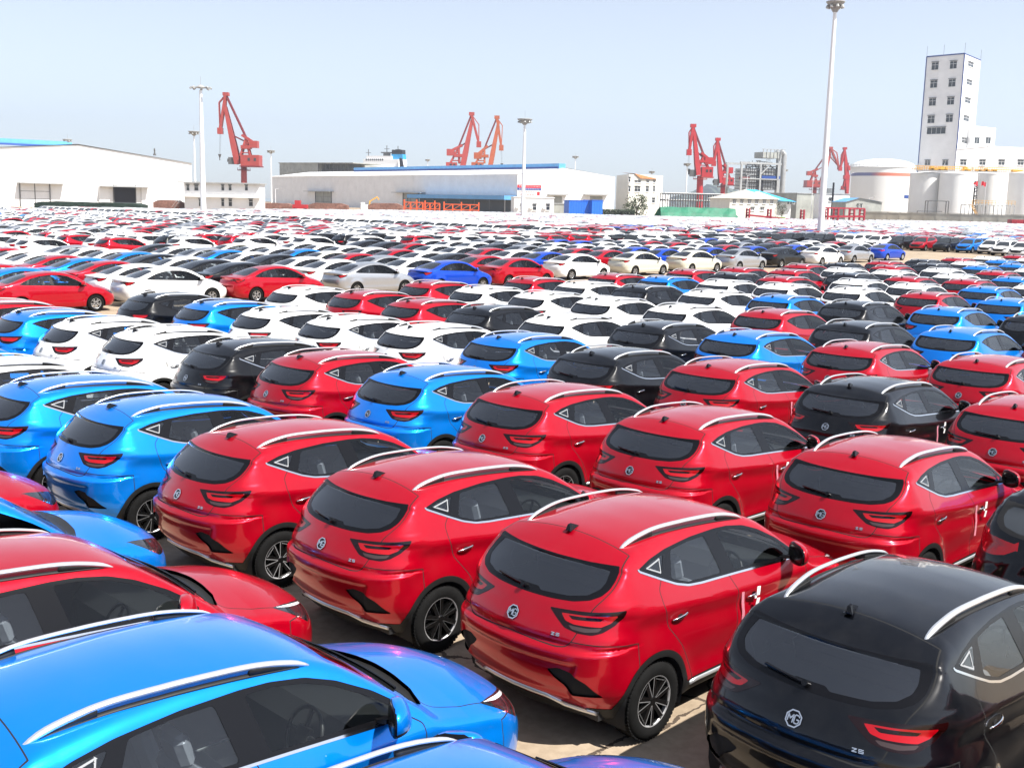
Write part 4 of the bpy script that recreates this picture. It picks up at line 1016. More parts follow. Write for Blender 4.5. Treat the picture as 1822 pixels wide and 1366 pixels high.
# reversed block across the lane: noses towards the camera
def frontx(y): return float(np.interp(y, [30, 44.5, 49, 55, 63, 67, 71, 80, 90, 96, 140, 240], [110, 116.5, 121.5, 121.5, 120.5, 117, 113, 106, 100, 99, 96, 92]))
REVC = ['white', 'white', 'blue', 'black', 'red', 'black', 'white', 'white', 'black', 'black', 'black', 'red', 'white', 'red', 'red', 'red', 'red', 'red', 'white', 'white', 'black', 'red', 'white', 'red', 'white', 'white']
FAR = []     # everything that may end up in the joined far fields
def bound(u):   # how far the car fields reach, by direction (metres of depth)
    return float(np.interp(u, [-100, 0, 330, 400, 700, 930, 1100, 1300, 1500, 1700, 1900], [225, 225, 240, 260, 330, 340, 330, 330, 350, 400, 420]))
gy = 27.6; i = 0
while gy < 330:
    gy += 2.62; k = 0; i += 1
    x0 = frontx(gy)
    cc = REVC[i - 7] if 0 <= i - 7 < len(REVC) else None
    while True:
        gx = x0 + 4.9 * k + (6.5 if k >= 6 else 0) + (7 if k > 16 else 0)
        X, Y, _ = gw(gx, gy); 
        if gx > 620: break
        k += 1
        if Y < 5: continue
        u, v, dd = to_pixel((X, Y, .8))
        if not (-420 < u < 2150) or Y > bound(u): continue
        rr = random.Random(i * 991 + k)
        if k == 1 and cc: col = cc
        elif k <= 7: col = rr.choice(['red', 'red', 'white', 'white', 'blue', 'red', 'black', 'silver'] if gy < 75 else ['red', 'white', 'silver', 'deep_blue', 'white', 'red', 'red'])
        else: col = rr.choice(['white', 'red', 'silver', 'white', 'red', 'white'] if k < 22 else ['white', 'white', 'white', 'silver', 'red', 'white', 'white', 'blue'])
        if gy > 105: col = rr.choice(['white'] * 9 + ['silver', 'red'])
        FAR.append([math.hypot(X, Y), gx, gy, PI, col, 'suv', (k, i)])
# the saloons: columns along gx follow the first line by the lane
LX = [4.6, 9.6, 14.6, 19.6, 24.2, 29.6, 34.4, 39.8, 47.0, 53.6, 59.6, 65.6, 72.0, 79.0, 85.8, 92.6]
LC = ['white', 'white', 'red', 'white', 'red', 'silver', 'deep_blue', 'red', 'white', 'cream', 'cream', 'silver', 'black', 'white', 'silver', 'deep_blue']
LY = [42.2, 41.4, 40.9, 41.4, 40.8, 41.2, 40.9, 41.5, 43.6, 44.2, 44.2, 44.5, 45.0, 45.6, 46.4, 46.9]
SED = []
sedcols = {1: "white red blue red silver black white black white white blue blue white red silver silver"}
pre = {(1, 1): 'white', (2, 1): 'blue', (3, 1): 'white', (4, 1): 'black', (5, 1): 'white', (6, 1): 'white', (7, 1): 'red', (8, 1): 'deep_blue', (9, 1): 'red', (2, 2): 'red', (3, 2): 'red', (4, 2): 'black', (5, 2): 'white', (6, 2): 'silver', (7, 2): 'black', (8, 2): 'white', (3, 3): 'blue', (2, 3): 'white', (4, 3): 'white', (5, 3): 'black', (6, 3): 'red', (7, 3): 'white', (4, 4): 'black', (4, 5): 'blue', (5, 4): 'white', (5, 5): 'blue', (3, 4): 'red', (6, 5): 'blue', (10, 1): 'deep_blue', (11, 1): 'deep_blue', (12, 1): 'deep_blue', (8, 3): 'red', (7, 4): 'red'}
nline = 9
for li in range(9):
    for ci, x in enumerate(LX):
        gx = x + .05 * li * (1 if ci < 9 else 0) + random.uniform(-.12, .12); gy = LY[ci] + 2.52 * li
        rr = random.Random(li * 51 + ci)
        col = LC[ci] if li == 0 else pre.get((ci, li), rr.choice(['white', 'white', 'white', 'red', 'silver', 'white', 'cream', 'black'] if ci < 8 else ['white', 'white', 'silver', 'red', 'black', 'silver', 'white', 'deep_blue', 'white']))
        if ci > 11 and li > 7: continue
        if not in_view(gx, gy): continue
        SED.append([math.hypot(*gw(gx + 2, gy)[:2]), gx, gy, 0.0, col, (ci, li)])
# further bands of parked cars beyond the saloons
FS = []
ln = 0; gy = 65.4
while gy < 345:
    ln += 1; gy += 2.6
    if ln in (6, 20, 34, 52): gy += 4.5
    band = 'suv' if (ln <= 5) else 'sed'
    gx = 6.0 + (ln % 3) * .4
    j = 0
    while gx < 420:
        gx += 4.95 + (.25 if gx > 50 else 0); j += 1
        if gx + 4.8 > frontx(gy) - 2.5: break
        X, Y, _ = gw(gx, gy)
        if Y < 5: continue
        u, v, dd = to_pixel((X, Y, .8))
        if not (-420 < u < 2150) or Y > bound(u): continue
        rr = random.Random(ln * 313 + j)
        pal = ['red', 'red', 'white', 'white', 'white', 'black', 'white', 'white'] if band == 'suv' else (['white', 'white', 'red', 'silver', 'white', 'white', 'white', 'silver', 'white', 'red', 'red', 'white'] if ln < 24 else ['white', 'white', 'white', 'white', 'red', 'white', 'silver', 'white', 'white', 'white', 'blue'])
        if u > 560 and ln > 22: pal = ['white'] * 8 + ['silver', 'red', 'red']
        if ln > 34: pal = ['white'] * 10 + ['red', 'red', 'silver']
        FS.append([math.hypot(X, Y), gx, gy, 0.0 if (ln < 21 or band == 'suv') else PI, rr.choice(pal), band, (j, ln)])
# ---- choose the 300 largest of each kind as individuals, join the rest
suv_ind = [(d, gx, gy, rot, col, lab, grp, None) for d, gx, gy, rot, col, lab, grp, rc in SUVS]
for d, gx, gy, rot, col, kind, (k, i) in FAR:
    suv_ind.append((d, gx, gy, rot, col, "%s SUV facing the camera, %s line behind the lane, %s from the right end" % (CN[col], ordi(k - 1), ordi(max(0, i - 1))), "SUVs parked nose towards the camera beyond the lane", None))
for d, gx, gy, rot, col, kind, (j, ln) in FS:
    if kind == 'suv': suv_ind.append((d, gx, gy, rot, col, "%s SUV in the %s line behind the saloons, %s car from its left end" % (CN[col], ordi(ln - 1), ordi(j - 1)), "SUVs parked in lines behind the saloons", None))
sed_ind = [(d, gx, gy, rot, col, ("%s saloon in the %s line from the lane, %s car from its left end" % (CN[col], ordi(li), ordi(ci))), "saloons parked in lines beyond the lane", None) for d, gx, gy, rot, col, (ci, li) in SED]
for d, gx, gy, rot, col, kind, (j, ln) in FS:
    if kind == 'sed': sed_ind.append((d, gx, gy, rot, col, "%s saloon in %s far line past the SUVs, %s from its left end" % (CN[col], ordi(ln - 6), ordi(min(j, 70) - 1)), "saloons parked in the far lines", None))
def seen(q):
    X, Y, _ = gw(q[1] + 2, q[2]); u = to_pixel((X, Y, .8))[0]; return -70 < u < 1895
suv_ind.sort(key=lambda a: a[0] + (0 if seen(a) else 1e5)); sed_ind.sort(key=lambda a: a[0] + (0 if seen(a) else 1e5))
NMAX = 300
hero_roots = {}
for q in suv_ind[:NMAX]:
    d, gx, gy, rot, col, lab, grp, _ = q
    lod = 2 if d < 27 else (1 if d < 95 else 0)
    if rot > 3: o = place_car(T_SUV[lod], 'parked_suv', gx + 4.4, gy, col, lab, 'SUV', grp, rot, lod == 0)
    else: o = place_car(T_SUV[lod], 'parked_suv', gx, gy, col, lab, 'SUV', grp, rot, lod == 0)
for q in sed_ind[:NMAX]:
    d, gx, gy, rot, col, lab, grp, _ = q
    lod = 1 if d < 105 else 0
    place_car(T_SED[lod], 'parked_saloon', gx + (4.6 if rot > 3 else 0), gy, col, lab, 'saloon car', grp, rot - (.05 if rot < 3 else 0), lod == 0)
def far_field(name, tpl, items, label):
    """the rest of the cars, one object: points instanced by colour through geometry nodes"""
    cols = sorted(set(q[4] for q in items)); src = []
    hid = bpy.data.collections.new(name + "_models")
    for k, c in enumerate(cols):
        o = tpl['parts'][0][0].copy(); o.data = o.data.copy(); o.name = "%02d_%s_model" % (k, c)
        o.data.materials[0] = PAINT[c]; hid.objects.link(o); src.append(o)
    me = bpy.data.meshes.new(name); pts = []; idx = []; rot = []
    for q in items:
        d, gx, gy, r, col = q[:5]; L = 4.4
        X, Y, _ = gw(gx + (L if r > 3 else 0), gy); pts.append((X, Y, 0)); idx.append(cols.index(col)); rot.append(TH + r)
    me.from_pydata(pts, [], [])
    a = me.attributes.new("model", 'INT', 'POINT'); a.data.foreach_set("value", idx)
    a = me.attributes.new("turn", 'FLOAT', 'POINT'); a.data.foreach_set("value", rot)
    o = obj(name, me); tag(o, label, 'parked cars', kind='stuff')
    g = bpy.data.node_groups.new(name, 'GeometryNodeTree'); g.interface.new_socket(name="Geometry", in_out='INPUT', socket_type='NodeSocketGeometry'); g.interface.new_socket(name="Geometry", in_out='OUTPUT', socket_type='NodeSocketGeometry')
    N = g.nodes.new; gi = N('NodeGroupInput'); go = N('NodeGroupOutput'); ci = N('GeometryNodeCollectionInfo'); ci.inputs['Collection'].default_value = hid
    ci.inputs['Separate Children'].default_value = True; ci.inputs['Reset Children'].default_value = True
    ip = N('GeometryNodeInstanceOnPoints'); ip.inputs['Pick Instance'].default_value = True
    na = N('GeometryNodeInputNamedAttribute'); na.data_type = 'INT'; na.inputs['Name'].default_value = "model"
    nb = N('GeometryNodeInputNamedAttribute'); nb.data_type = 'FLOAT'; nb.inputs['Name'].default_value = "turn"
    cx = N('ShaderNodeCombineXYZ'); e2 = N('FunctionNodeEulerToRotation')
    L = g.links.new; L(gi.outputs[0], ip.inputs['Points']); L(ci.outputs[0], ip.inputs['Instance']); L(na.outputs[0], ip.inputs['Instance Index'])
    L(nb.outputs[0], cx.inputs[2]); L(cx.outputs[0], e2.inputs[0]); L(e2.outputs[0], ip.inputs['Rotation']); L(ip.outputs[0], go.inputs[0])
    md = o.modifiers.new("parked", 'NODES'); md.node_group = g
    return o
far_field('far_suvs', T_SUV[0], suv_ind[NMAX:], "far field of parked SUVs, mostly white, reaching back to the wall")
far_field('far_saloons', T_SED[0], sed_ind[NMAX:], "far field of parked saloons, mostly white, reaching back to the warehouses")
print("cars:", len(suv_ind), len(sed_ind), "300th suv", suv_ind[NMAX][0], "300th saloon", sed_ind[min(NMAX, len(sed_ind)) - 1][0])

# pink ribbons and paper tags on some front door handles
for (r, c), where in {(0, 0): 'nearest red SUV', (1, 0): 'red SUV above the nearest black one', (1, -1): 'red SUV above the nearest red one', (2, -1): 'black SUV at middle right', (2, -2): 'red SUV left of that black one'}.items():
    gx, gy = suv_xy(r, c); X, Y, _ = gw(gx, gy); y = -surf_y(suv_s, 2.2, .9) - .012
    e_loc = (X, Y, 0)
    m = MB(); zs = [.97, .88, .78, .68, .61]; xs = [2.10, 2.095, 2.11, 2.10, 2.085]
    for k in range(4): m.add([(xs[k] - .016, y - .004 * k, zs[k]), (xs[k] + .016, y - .006 - .004 * k, zs[k]), (xs[k + 1] + .016, y - .010 - .004 * k, zs[k + 1]), (xs[k + 1] - .016, y - .004 - .004 * k, zs[k + 1])], [(0, 1, 2, 3), (3, 2, 1, 0)])
    o = m.build('ribbon', M_ribbon, None, e_loc, TH); tag(o, "pink ribbon hanging on the front door of the " + where, 'ribbon', 'ribbons hanging on door handles')
    m = MB(); TM = Matrix.Translation((2.29, y - .035, .90)) @ Matrix.Rotation(.10, 4, 'Y'); m.box(-.026, .026, -.004, .0, .005, .085, TM); m.box(-.022, .028, -.012, -.008, -.095, -.02, TM @ Matrix.Rotation(.12, 4, 'X')); m.box(-.05, -.02, -.003, .003, -.02, .0, TM)
    o = m.build('paper_tag', M_paper, None, e_loc, TH); tag(o, "white paper tag on the door handle of the " + where, 'paper tag', 'paper tags on door handles')
# ------------------------------------------------------------------ background: buildings, cranes, masts, tanks
M_wwhite = simple("white_sheet_cladding", (.82, .82, .81), .55, noise=.06, scale=.3)
M_wgrey = simple("pale_grey_cladding", (.81, .81, .81), .55, noise=.10, scale=.2)
M_shed = simple("weathered_grey_sheet", (.36, .37, .34), .7, noise=.3, scale=.3)
M_blueroof = simple("blue_roof_sheet", (.10, .32, .62), .4, noise=.12, scale=.4)
M_cyanroof = simple("light_blue_roof_sheet", (.06, .42, .70), .4, noise=.12, scale=.4)
M_navy = simple("navy_trim", (.02, .06, .25), .5)
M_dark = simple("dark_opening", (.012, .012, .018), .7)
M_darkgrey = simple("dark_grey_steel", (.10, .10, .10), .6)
M_greysteel = simple("galvanised_steel", (.42, .43, .43), .5, .3, noise=.2, scale=.6)
M_pane = simple("building_window_glass", (.03, .035, .04), .08, spec=.7)
M_wframe = simple("white_window_frame", (.75, .75, .75), .5)
M_crane = simple("crane_red_paint", (.36, .05, .04), .5, noise=.18, scale=.4)
M_crane2 = simple("crane_bright_red_paint", (.42, .02, .025), .5, noise=.15, scale=.4)
M_crane3 = simple("crane_orange_red_paint", (.42, .10, .04), .5, noise=.15, scale=.4)
M_crdark = simple("crane_dark_maroon_paint", (.16, .015, .02), .5)
M_mast = simple("mast_white_paint", (.80, .80, .80), .4)
M_lampgrey = simple("floodlight_grey", (.30, .30, .29), .5)
M_conc = simple("weathered_concrete", (.40, .37, .31), .9, noise=.35, scale=.25)
M_tank = simple("tank_white_paint", (.81, .81, .79), .45, noise=.06, scale=.15)
M_yellow = simple("yellow_handrail_paint", (.72, .38, .05), .5)
M_orange = simple("orange_rack_paint", (.80, .12, .03), .5)
M_maroon = simple("dark_red_ramp_paint", (.32, .015, .03), .5)
M_greentarp = simple("green_tarpaulin", (.01, .17, .09), .55, noise=.3, scale=.5, bump=.8, bscale=1.2)
M_blackgreen = simple("dark_green_netting", (.015, .035, .025), .9, noise=.6, scale=1.2)
M_bluebox = simple("blue_container_paint", (.01, .13, .62), .45)
M_brick = simple("brown_stack", (.24, .12, .09), .9, noise=.5, scale=1.2)
M_tile = simple("orange_roof_tile", (.55, .20, .07), .7, noise=.3, scale=1.0)
M_tan = simple("tan_roof_sheet", (.52, .48, .42), .7, noise=.15, scale=.4)
M_cream = simple("cream_render", (.70, .69, .62), .8, noise=.1, scale=.3)
M_flag = simple("red_flag_cloth", (.70, .02, .03), .7)
M_ship = simple("ship_white_paint", (.80, .80, .80), .4)
M_shipblue = simple("ship_blue_paint", (.02, .30, .62), .4)
M_leaf = simple("tree_leaf", (.055, .075, .025), .7, noise=.5, scale=.8)
M_leaf2 = simple("hedge_leaf", (.03, .045, .02), .8, noise=.5, scale=.8)
M_bark = simple("bark", (.10, .07, .05), .9)
M_green = simple("green_bin_paint", (.10, .42, .06), .5)

class Wall:
    """vertical plane through two picture columns at given depths; local x along the wall, y into the building"""
    def __init__(s, u0, D0, u1, D1, v=350):
        a = at_depth(u0, v, D0); b = at_depth(u1, v, D1); s.A = Vector((a.x, a.y, 0)); s.B = Vector((b.x, b.y, 0))
        s.d = (s.B - s.A).normalized(); s.n = Vector((-s.d.y, s.d.x, 0)); s.L = (s.B - s.A).length; s.rz = math.atan2(s.d.y, s.d.x)
    def at(s, u, v, off=0.0):
        r = pixel_ray(u, v); o = Vector((0, 0, CAM_H)); A = s.A + s.n * off
        t = (A - o).dot(s.n) / r.dot(s.n); p = o + r * t
        return (p - s.A).dot(s.d), p.z
    def local(s, P): q = Vector(P) - s.A; return Vector((q.dot(s.d), q.dot(s.n), P[2]))
def thing_at(w, name, label, cat, group=None): return empty(name, w.A, w.rz, label, cat, group)
def window(parent, w, u0, v0, u1, v1, bars=1, y=0.0, name='window', mullion=True, shade=False):
    x0, z1 = w.at(u0, v0, y); x1, z0 = w.at(u1, v1, y); x0, x1 = sorted((x0, x1)); z0, z1 = sorted((z0, z1))
    m = MB(); m.mi = 0; t = min(.14, (x1 - x0) * .10)
    m.box(x0, x1, y - .05, y - .01, z0, z1); m.mi = 1
    m.box(x0 - t, x0, y - .10, y, z0 - t, z1 + t); m.box(x1, x1 + t, y - .10, y, z0 - t, z1 + t); m.box(x0, x1, y - .10, y, z0 - t, z0); m.box(x0, x1, y - .10, y, z1, z1 + t)
    for k in range(bars): x = x0 + (x1 - x0) * (k + 1) / (bars + 1); m.box(x - t * .4, x + t * .4, y - .08, y - .052, z0, z1)
    if mullion: z = z0 + (z1 - z0) * .66; m.box(x0, x1, y - .085, y - .053, z - t * .4, z + t * .4)
    m.box(x0 - t * 1.5, x1 + t * 1.5, y - .3, y, z0 - t * 2, z0 - t * 1.1)
    m.mi = 0; m.box(x0 - t, x1 + t, y - .42, y, z1 + t * 1.1, z1 + t * 1.1 + .22)
    return m.build(name, [M_pane, M_wframe], parent)
def ribs(m, x0, x1, z0, z1, y, step, d=.05, w=.10):
    n = int((x1 - x0) / step)
    for k in range(1, n): x = x0 + (x1 - x0) * k / n; m.box(x - w / 2, x + w / 2, y - d, y - .001, z0, z1)

# ---- left white warehouse, gable end towards the camera
w = Wall(-120, 322, 342, 372); t = thing_at(w, 'warehouse', "big white warehouse at the far left with a blue ridge strip and two dock doors", 'warehouse')
gx_, gz = w.at(138, 258); ez = w.at(341, 291)[1]; L = w.L; dp = 70
lx = 0.0; elz = w.at(-100, 268)[1]
m = MB(); pts = [(lx, 0), (L, 0), (L, ez), (gx_, gz), (lx, elz)]
M_ = Matrix(((1, 0, 0, 0), (0, 0, 1, 0), (0, 1, 0, 0), (0, 0, 0, 1)))
n = 5; vs = [(x, 0, z) for x, z in pts] + [(x, dp, z) for x, z in pts]
m.add(vs, [(0, 1, 2, 3, 4), (9, 8, 7, 6, 5), (1, 6, 7, 2), (5, 0, 4, 9)])
ribs(m, lx + 1, L - 1, .2, ez - .3, 0, 6.0, .04, .12)
m.build('wall', M_wwhite, t)
m = MB(); m.add([(L + .4, -.5, ez), (L + .4, dp, ez), (gx_, dp, gz + .25), (gx_, -.5, gz + .25), (lx - .4, -.5, elz), (lx - .4, dp, elz)], [(0, 1, 2, 3), (3, 2, 5, 4)]); m.build('roof', M_wwhite, t)
m = MB(); 
xa, za = w.at(-90, 262); xb, zb = w.at(112, 250)
m.box(gx_ - 1.3, gx_ + 1.3, 9, dp, gz + .2, gz + 1.0); m.build('ridge_vent', M_blueroof, t)
m = MB(); m.mi = 0; m.box(xa, xb + 3.2, 6, 8.5, gz - .35, gz + 1.1); m.mi = 1; m.box(xa, xb, 5.7, 6, gz - .8, gz - .25); m.build('ridge_strip', [M_blueroof, M_navy], t)
def dock(t, w, u0, v0, u1, v1, canopy, opening, mat_in, y=0.0, leaves=True):
    x0, z1 = w.at(u0, v0); x1, z0 = w.at(u1, v1); z0 = 0.0
    m = MB(); m.box(x0, x1, -.06, -.02, z0, z1); m.build('door', mat_in, t)
    m = MB(); m.mi = 0; g = .22
    for x in (x0 - g, x1): m.box(x, x + g, -.4, 0, z0, z1 + .3)
    if leaves:
        for k in (.5,): x = x0 + (x1 - x0) * k; m.box(x - .12, x + .12, -.12, -.06, z0, z1)
        for q in (.33, .66): m.box(x0, x1, -.10, -.07, z1 * q, z1 * q + .12)
    m.build('door_frame', M_darkgrey, t)
    xc0, zc = w.at(canopy[0], canopy[2]); xc1, _ = w.at(canopy[1], canopy[2])
    m = MB(); m.box(xc0, xc1, -3.2, 0, zc - .35, zc); m.build('canopy', M_greysteel, t)
dock(t, w, 35, 326, 89, 368, (30, 112, 324), None, M_wgrey)
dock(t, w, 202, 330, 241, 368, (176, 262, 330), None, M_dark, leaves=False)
m = MB()
for u in (176, 251):
    xx, _ = w.at(u, 350); x2, _ = w.at(u + 18, 350); m.box(xx, x2, -.5, -.07, 0, w.at(u, 331)[1])
m.build('door_leaf', M_wwhite, t)
# small fitting on the roof edge
p = at_depth(275, 271, 352); m = MB(); m.box(-.35, .35, -.3, .3, 0, .5); m.bar((0, 0, .5), (0, 0, 1.6), .38, .3); m.cone((0, 0, 1.6), (0, 0, 2.2), .28, .18, 8)
o = m.build('roof_vent', M_darkgrey, t); o.location = w.local((p.x, p.y, 0)) + Vector((0, 0, w.at(275, 277)[1] - .4))
# netted stacks before it
def stack(u0, u1, v0, v1, D, name, label, cat, mat, depth=6, slope=.0, group=None):
    w = Wall(u0, D, u1, D * 1.0); t = thing_at(w, name, label, cat, group); z1 = w.at(u0, v0)[1]; L = w.L; n = max(6, int(L / 2)); m = MB()
    rr = random.Random(int(u0)); vs = []; 
    for j, (yy, zz) in enumerate(((0, 0), (slope * .5, z1 * .6), (slope, z1), (depth - slope, z1), (depth, 0))):
        for i in range(n + 1):
            f = 1 if 0 < i < n else .75
            vs.append((L * i / n + (slope if i == 0 and j in (1, 2, 3) else (-slope if i == n and j in (1, 2, 3) else 0)), yy + rr.uniform(-.1, .1), max(0, zz * f + (rr.uniform(-.12, .12) if zz else 0))))
    fs = [(j * (n + 1) + i, j * (n + 1) + i + 1, (j + 1) * (n + 1) + i + 1, (j + 1) * (n + 1) + i) for j in range(4) for i in range(n)]
    fs += [tuple(j * (n + 1) for j in range(5)), tuple(j * (n + 1) + n for j in (4, 3, 2, 1, 0))]
    m.add(vs, fs); m.build('cover', mat, t); return w, t
stack(60, 250, 358, 372, 300, 'netted_stack', "long low stack under dark green netting before the left white warehouse", 'stack', M_blackgreen)
stack(184, 212, 374, 379, 222, 'netted_stack', "small dark covered heap among the far cars, left one of two", 'stack', M_blackgreen, 3)
stack(262, 302, 373, 379, 222, 'netted_stack', "small dark covered heap among the far cars, right one of two", 'stack', M_blackgreen, 3)
stack(272, 318, 356, 370, 330, 'brown_stack', "brown stack of goods between white warehouse and two-storey office", 'stack', M_brick)
# ---- two-storey office
w = Wall(328, 330, 462, 330); t = thing_at(w, 'office_block', "pale grey two-storey office with a gallery, beside the left warehouse", 'building')
zt = w.at(395, 327)[1]; zm = w.at(395, 350)[1]; L = w.L
m = MB(); m.box(0, L, 0, 7, 0, zt); m.build('wall', M_wgrey, t)
m = MB(); m.box(-1.6, L + .5, -1.5, 7.4, zt + .003, zt + .35); m.build('roof', M_greysteel, t)
m = MB(); m.box(-.2, L + .2, -1.4, -.003, zm - .25, zm); m.build('gallery', M_wgrey, t)
m = MB()
for k in range(11): m.bar((L * k / 10, -1.35, zm), (L * k / 10, -1.35, zm + 1.1), .06)
m.bar((0, -1.35, zm + 1.1), (L, -1.35, zm + 1.1), .07); m.bar((0, -1.35, zm + .6), (L, -1.35, zm + .6), .05); m.build('railing', M_wwhite, t)
for a, b in ((332, 337), (346, 353), (394, 399), (407, 412), (436, 441)): window(t, w, a, 330, b, 339, 0)
for a, b in ((354, 359), (394, 399), (407, 413), (443, 450)): window(t, w, a, 355, b, 367, 0)
m = MB()   # outside stair at the left end
for k in range(12): m.box(-3.4 + k * .28, -3.1 + k * .28, -1.3, -.2, zm * k / 12, zm * k / 12 + .12)
m.bar((-3.4, -1.3, 1), (0, -1.3, zm + 1), .08); m.build('stair', M_greysteel, t)
# ---- centre warehouse: shaded long side and white gable end
wl = Wall(483, 690, 920, 500); t = thing_at(wl, 'warehouse', "long central warehouse with grey side, white gable end and blue ridge strip", 'warehouse')
L = wl.L; ez = wl.at(920, 310)[1]
wr_ = Wall(920, 500, 1093, 512); B2 = wl.local((wr_.B.x, wr_.B.y, 0)); ap = wr_.at(1008, 300); G = wl.local(wr_.A + wr_.d * ap[0])
off = Vector((B2.x - L, B2.y, 0)); gz = ap[1]
m = MB(); c0 = Vector((0, 0, 0)); c1 = Vector((L, 0, 0)); c2 = c1 + off; c3 = off; up = Vector((0, 0, 1))
gm_ = G; g0 = Vector((G.x - L, G.y, 0))
m.mi = 0; m.add([c0, c1, c1 + up * ez, c0 + up * ez], [(0, 1, 2, 3)]); m.mi = 1
m.add([c1, c2, c2 + up * ez, gm_ + up * gz, c1 + up * ez], [(0, 1, 2, 3, 4)]); m.add([c0, c3, c3 + up * ez, g0 + up * gz, c0 + up * ez], [(4, 3, 2, 1, 0)]); m.add([c2, c3, c3 + up * ez, c2 + up * ez], [(0, 1, 2, 3)])
m.mi = 0; ribs(m, 0, L, .2, ez - .2, 0, 9.0, .05, .14); m.build('wall', [M_wgrey, M_wwhite], t)
m = MB(); e = Vector((0, -.6, 0)); m.add([c0 + up * ez + e, c1 + up * ez + e, gm_ + up * (gz + .2), g0 + up * (gz + .2), c2 + up * ez, c3 + up * ez], [(0, 1, 2, 3), (3, 2, 4, 5)]); m.build('roof', M_wgrey, t)
m = MB(); a = g0 + (gm_ - g0) * .24; b = gm_ - Vector((3, 0, 0)); m.mi = 0
m.add([a + Vector((0, -2, gz)), b + Vector((0, -2, gz)), b + Vector((0, -2, gz + 2.2)), a + Vector((0, -2, gz + 2.2)), a + Vector((0, 2, gz)), b + Vector((0, 2, gz)), b + Vector((0, 2, gz + 2.2)), a + Vector((0, 2, gz + 2.2))], [(0, 1, 2, 3), (3, 2, 6, 7), (1, 5, 6, 2), (4, 0, 3, 7), (5, 4, 7, 6)])
m.mi = 1; m.add([a + Vector((0, -2.05, gz - .5)), b + Vector((0, -2.05, gz - .5)), b + Vector((0, -2.05, gz + .8)), a + Vector((0, -2.05, gz + .8))], [(0, 1, 2, 3)]); m.build('ridge_strip', [M_blueroof, M_navy], t)
dock(t, wl, 562, 341, 590, 368, (548, 594, 340), None, M_shed); dock(t, wl, 718, 344, 744, 372, (705, 757, 342), None, M_shed)
x0, z0 = wl.at(745, 352); x1, _ = wl.at(919, 352)
m = MB(); m.mi = 0; m.box(x0, x1, -7, -.06, z0 - .2, z0 + 1.6); m.build('canopy', [M_blueroof], t)
m = MB(); n = 7
for k in range(n + 1): x = x0 + (x1 - x0) * k / n; m.box(x - .18, x + .18, -6.8, -6.4, 0, z0 - .2)
m.build('post', M_darkgrey, t); 
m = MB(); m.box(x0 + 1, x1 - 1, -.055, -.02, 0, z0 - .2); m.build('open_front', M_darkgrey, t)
# gable end doors
t2 = empty('gable', wl.local(wr_.A), wr_.rz - wl.rz); t2.parent = t
for a, b, c, d_ in ((985, 1000, 974, 1008), (1050, 1072, 1038, 1080)):
    xa, z1 = wr_.at(a, 349); xb, _ = wr_.at(b, 349); m = MB(); m.box(xa, xb, -.06, -.02, 0, z1); m.build('door', M_shed, t2)
    xa, z1 = wr_.at(c, 347); xb, _ = wr_.at(d_, 347); m = MB(); m.box(xa, xb, -2.8, 0, z1, z1 + .5); m.build('door_canopy', M_greysteel, t2)
# banner
xa, z1 = wr_.at(920.5, 328.5); xb, z0 = wr_.at(962, 350)
bt = empty('banner', wr_.A, wr_.rz, "red, blue and white banner hung on the gable end of the central warehouse", 'banner')
m = MB(); H_ = z1 - z0; m.mi = 0; m.box(xa, xb, -.35, -.25, z0, z1); m.mi = 1; m.box(xa, xb, -.38, -.353, z1 - .26 * H_, z1); m.mi = 2; m.box(xa, xb, -.38, -.353, z1 - .48 * H_, z1 - .265 * H_)
m.build('banner_cloth', [M_wwhite, M_flag, M_navy], bt)
m = MB(); rr = random.Random(4)
for row, zc, hh, k0, mt in ((0, z1 - .13 * H_, .10, 14, 0), (1, z1 - .37 * H_, .10, 12, 0), (2, z1 - .62 * H_, .12, 7, 1), (3, z1 - .85 * H_, .12, 6, 1)):
    m.mi = mt
    for k in range(k0):
        x = xa + (xb - xa) * (.06 + .88 * (k + .5) / k0) if row < 2 else xa + (xb - xa) * (.06 + .66 * (k + .5) / k0); sx = (xb - xa) * .3 / k0; sz = H_ * hh * .5
        m.box(x - sx, x + sx, -.40, -.383 if mt == 0 else -.353, zc + sz * .6, zc + sz * .85); m.box(x - sx * .15, x + sx * .15, -.40, -.383 if mt == 0 else -.353, zc - sz, zc + sz * .55); m.box(x - sx * .9, x + sx * .9, -.40, -.383 if mt == 0 else -.353, zc - sz * .3, zc - sz * .05)
m.mi = 1; m.box(xb - (xb - xa) * .17, xb - (xb - xa) * .05, -.40, -.353, z0 + .1 * H_, z0 + .42 * H_)
m.build('lettering', [M_white, M_flag], bt)
# ---- small white office before the gable, blue containers
def block(u0, u1, vt, D, D1, depth, name, label, cat, mat, roofmat=None, group=None):
    w = Wall(u0, D, u1, D1 or D); t = thing_at(w, name, label, cat, group); zt = w.at((u0 + u1) / 2, vt)[1]; m = MB(); m.box(0, w.L, 0, depth, 0, zt); m.build('wall', mat, t)
    m = MB(); m.box(-.25, w.L + .25, -.25, depth + .25, zt + .003, zt + .3); m.build('roof', roofmat or M_greysteel, t); return w, t, zt
w, t, zt = block(915, 986, 352, 440, 442, 10, 'site_office', "low white office block below the banner of the central warehouse", 'building', M_wwhite, M_wwhite)
for a in (926, 948, 972): window(t, w, a, 364, a + 6, 374, 0)
m = MB()
for a in (918, 942, 966): x, _ = w.at(a, 366); m.box(x, x + 1.2, -.7, -.11, zt * .35, zt * .35 + .9)
m.build('air_conditioner', M_wgrey, t)
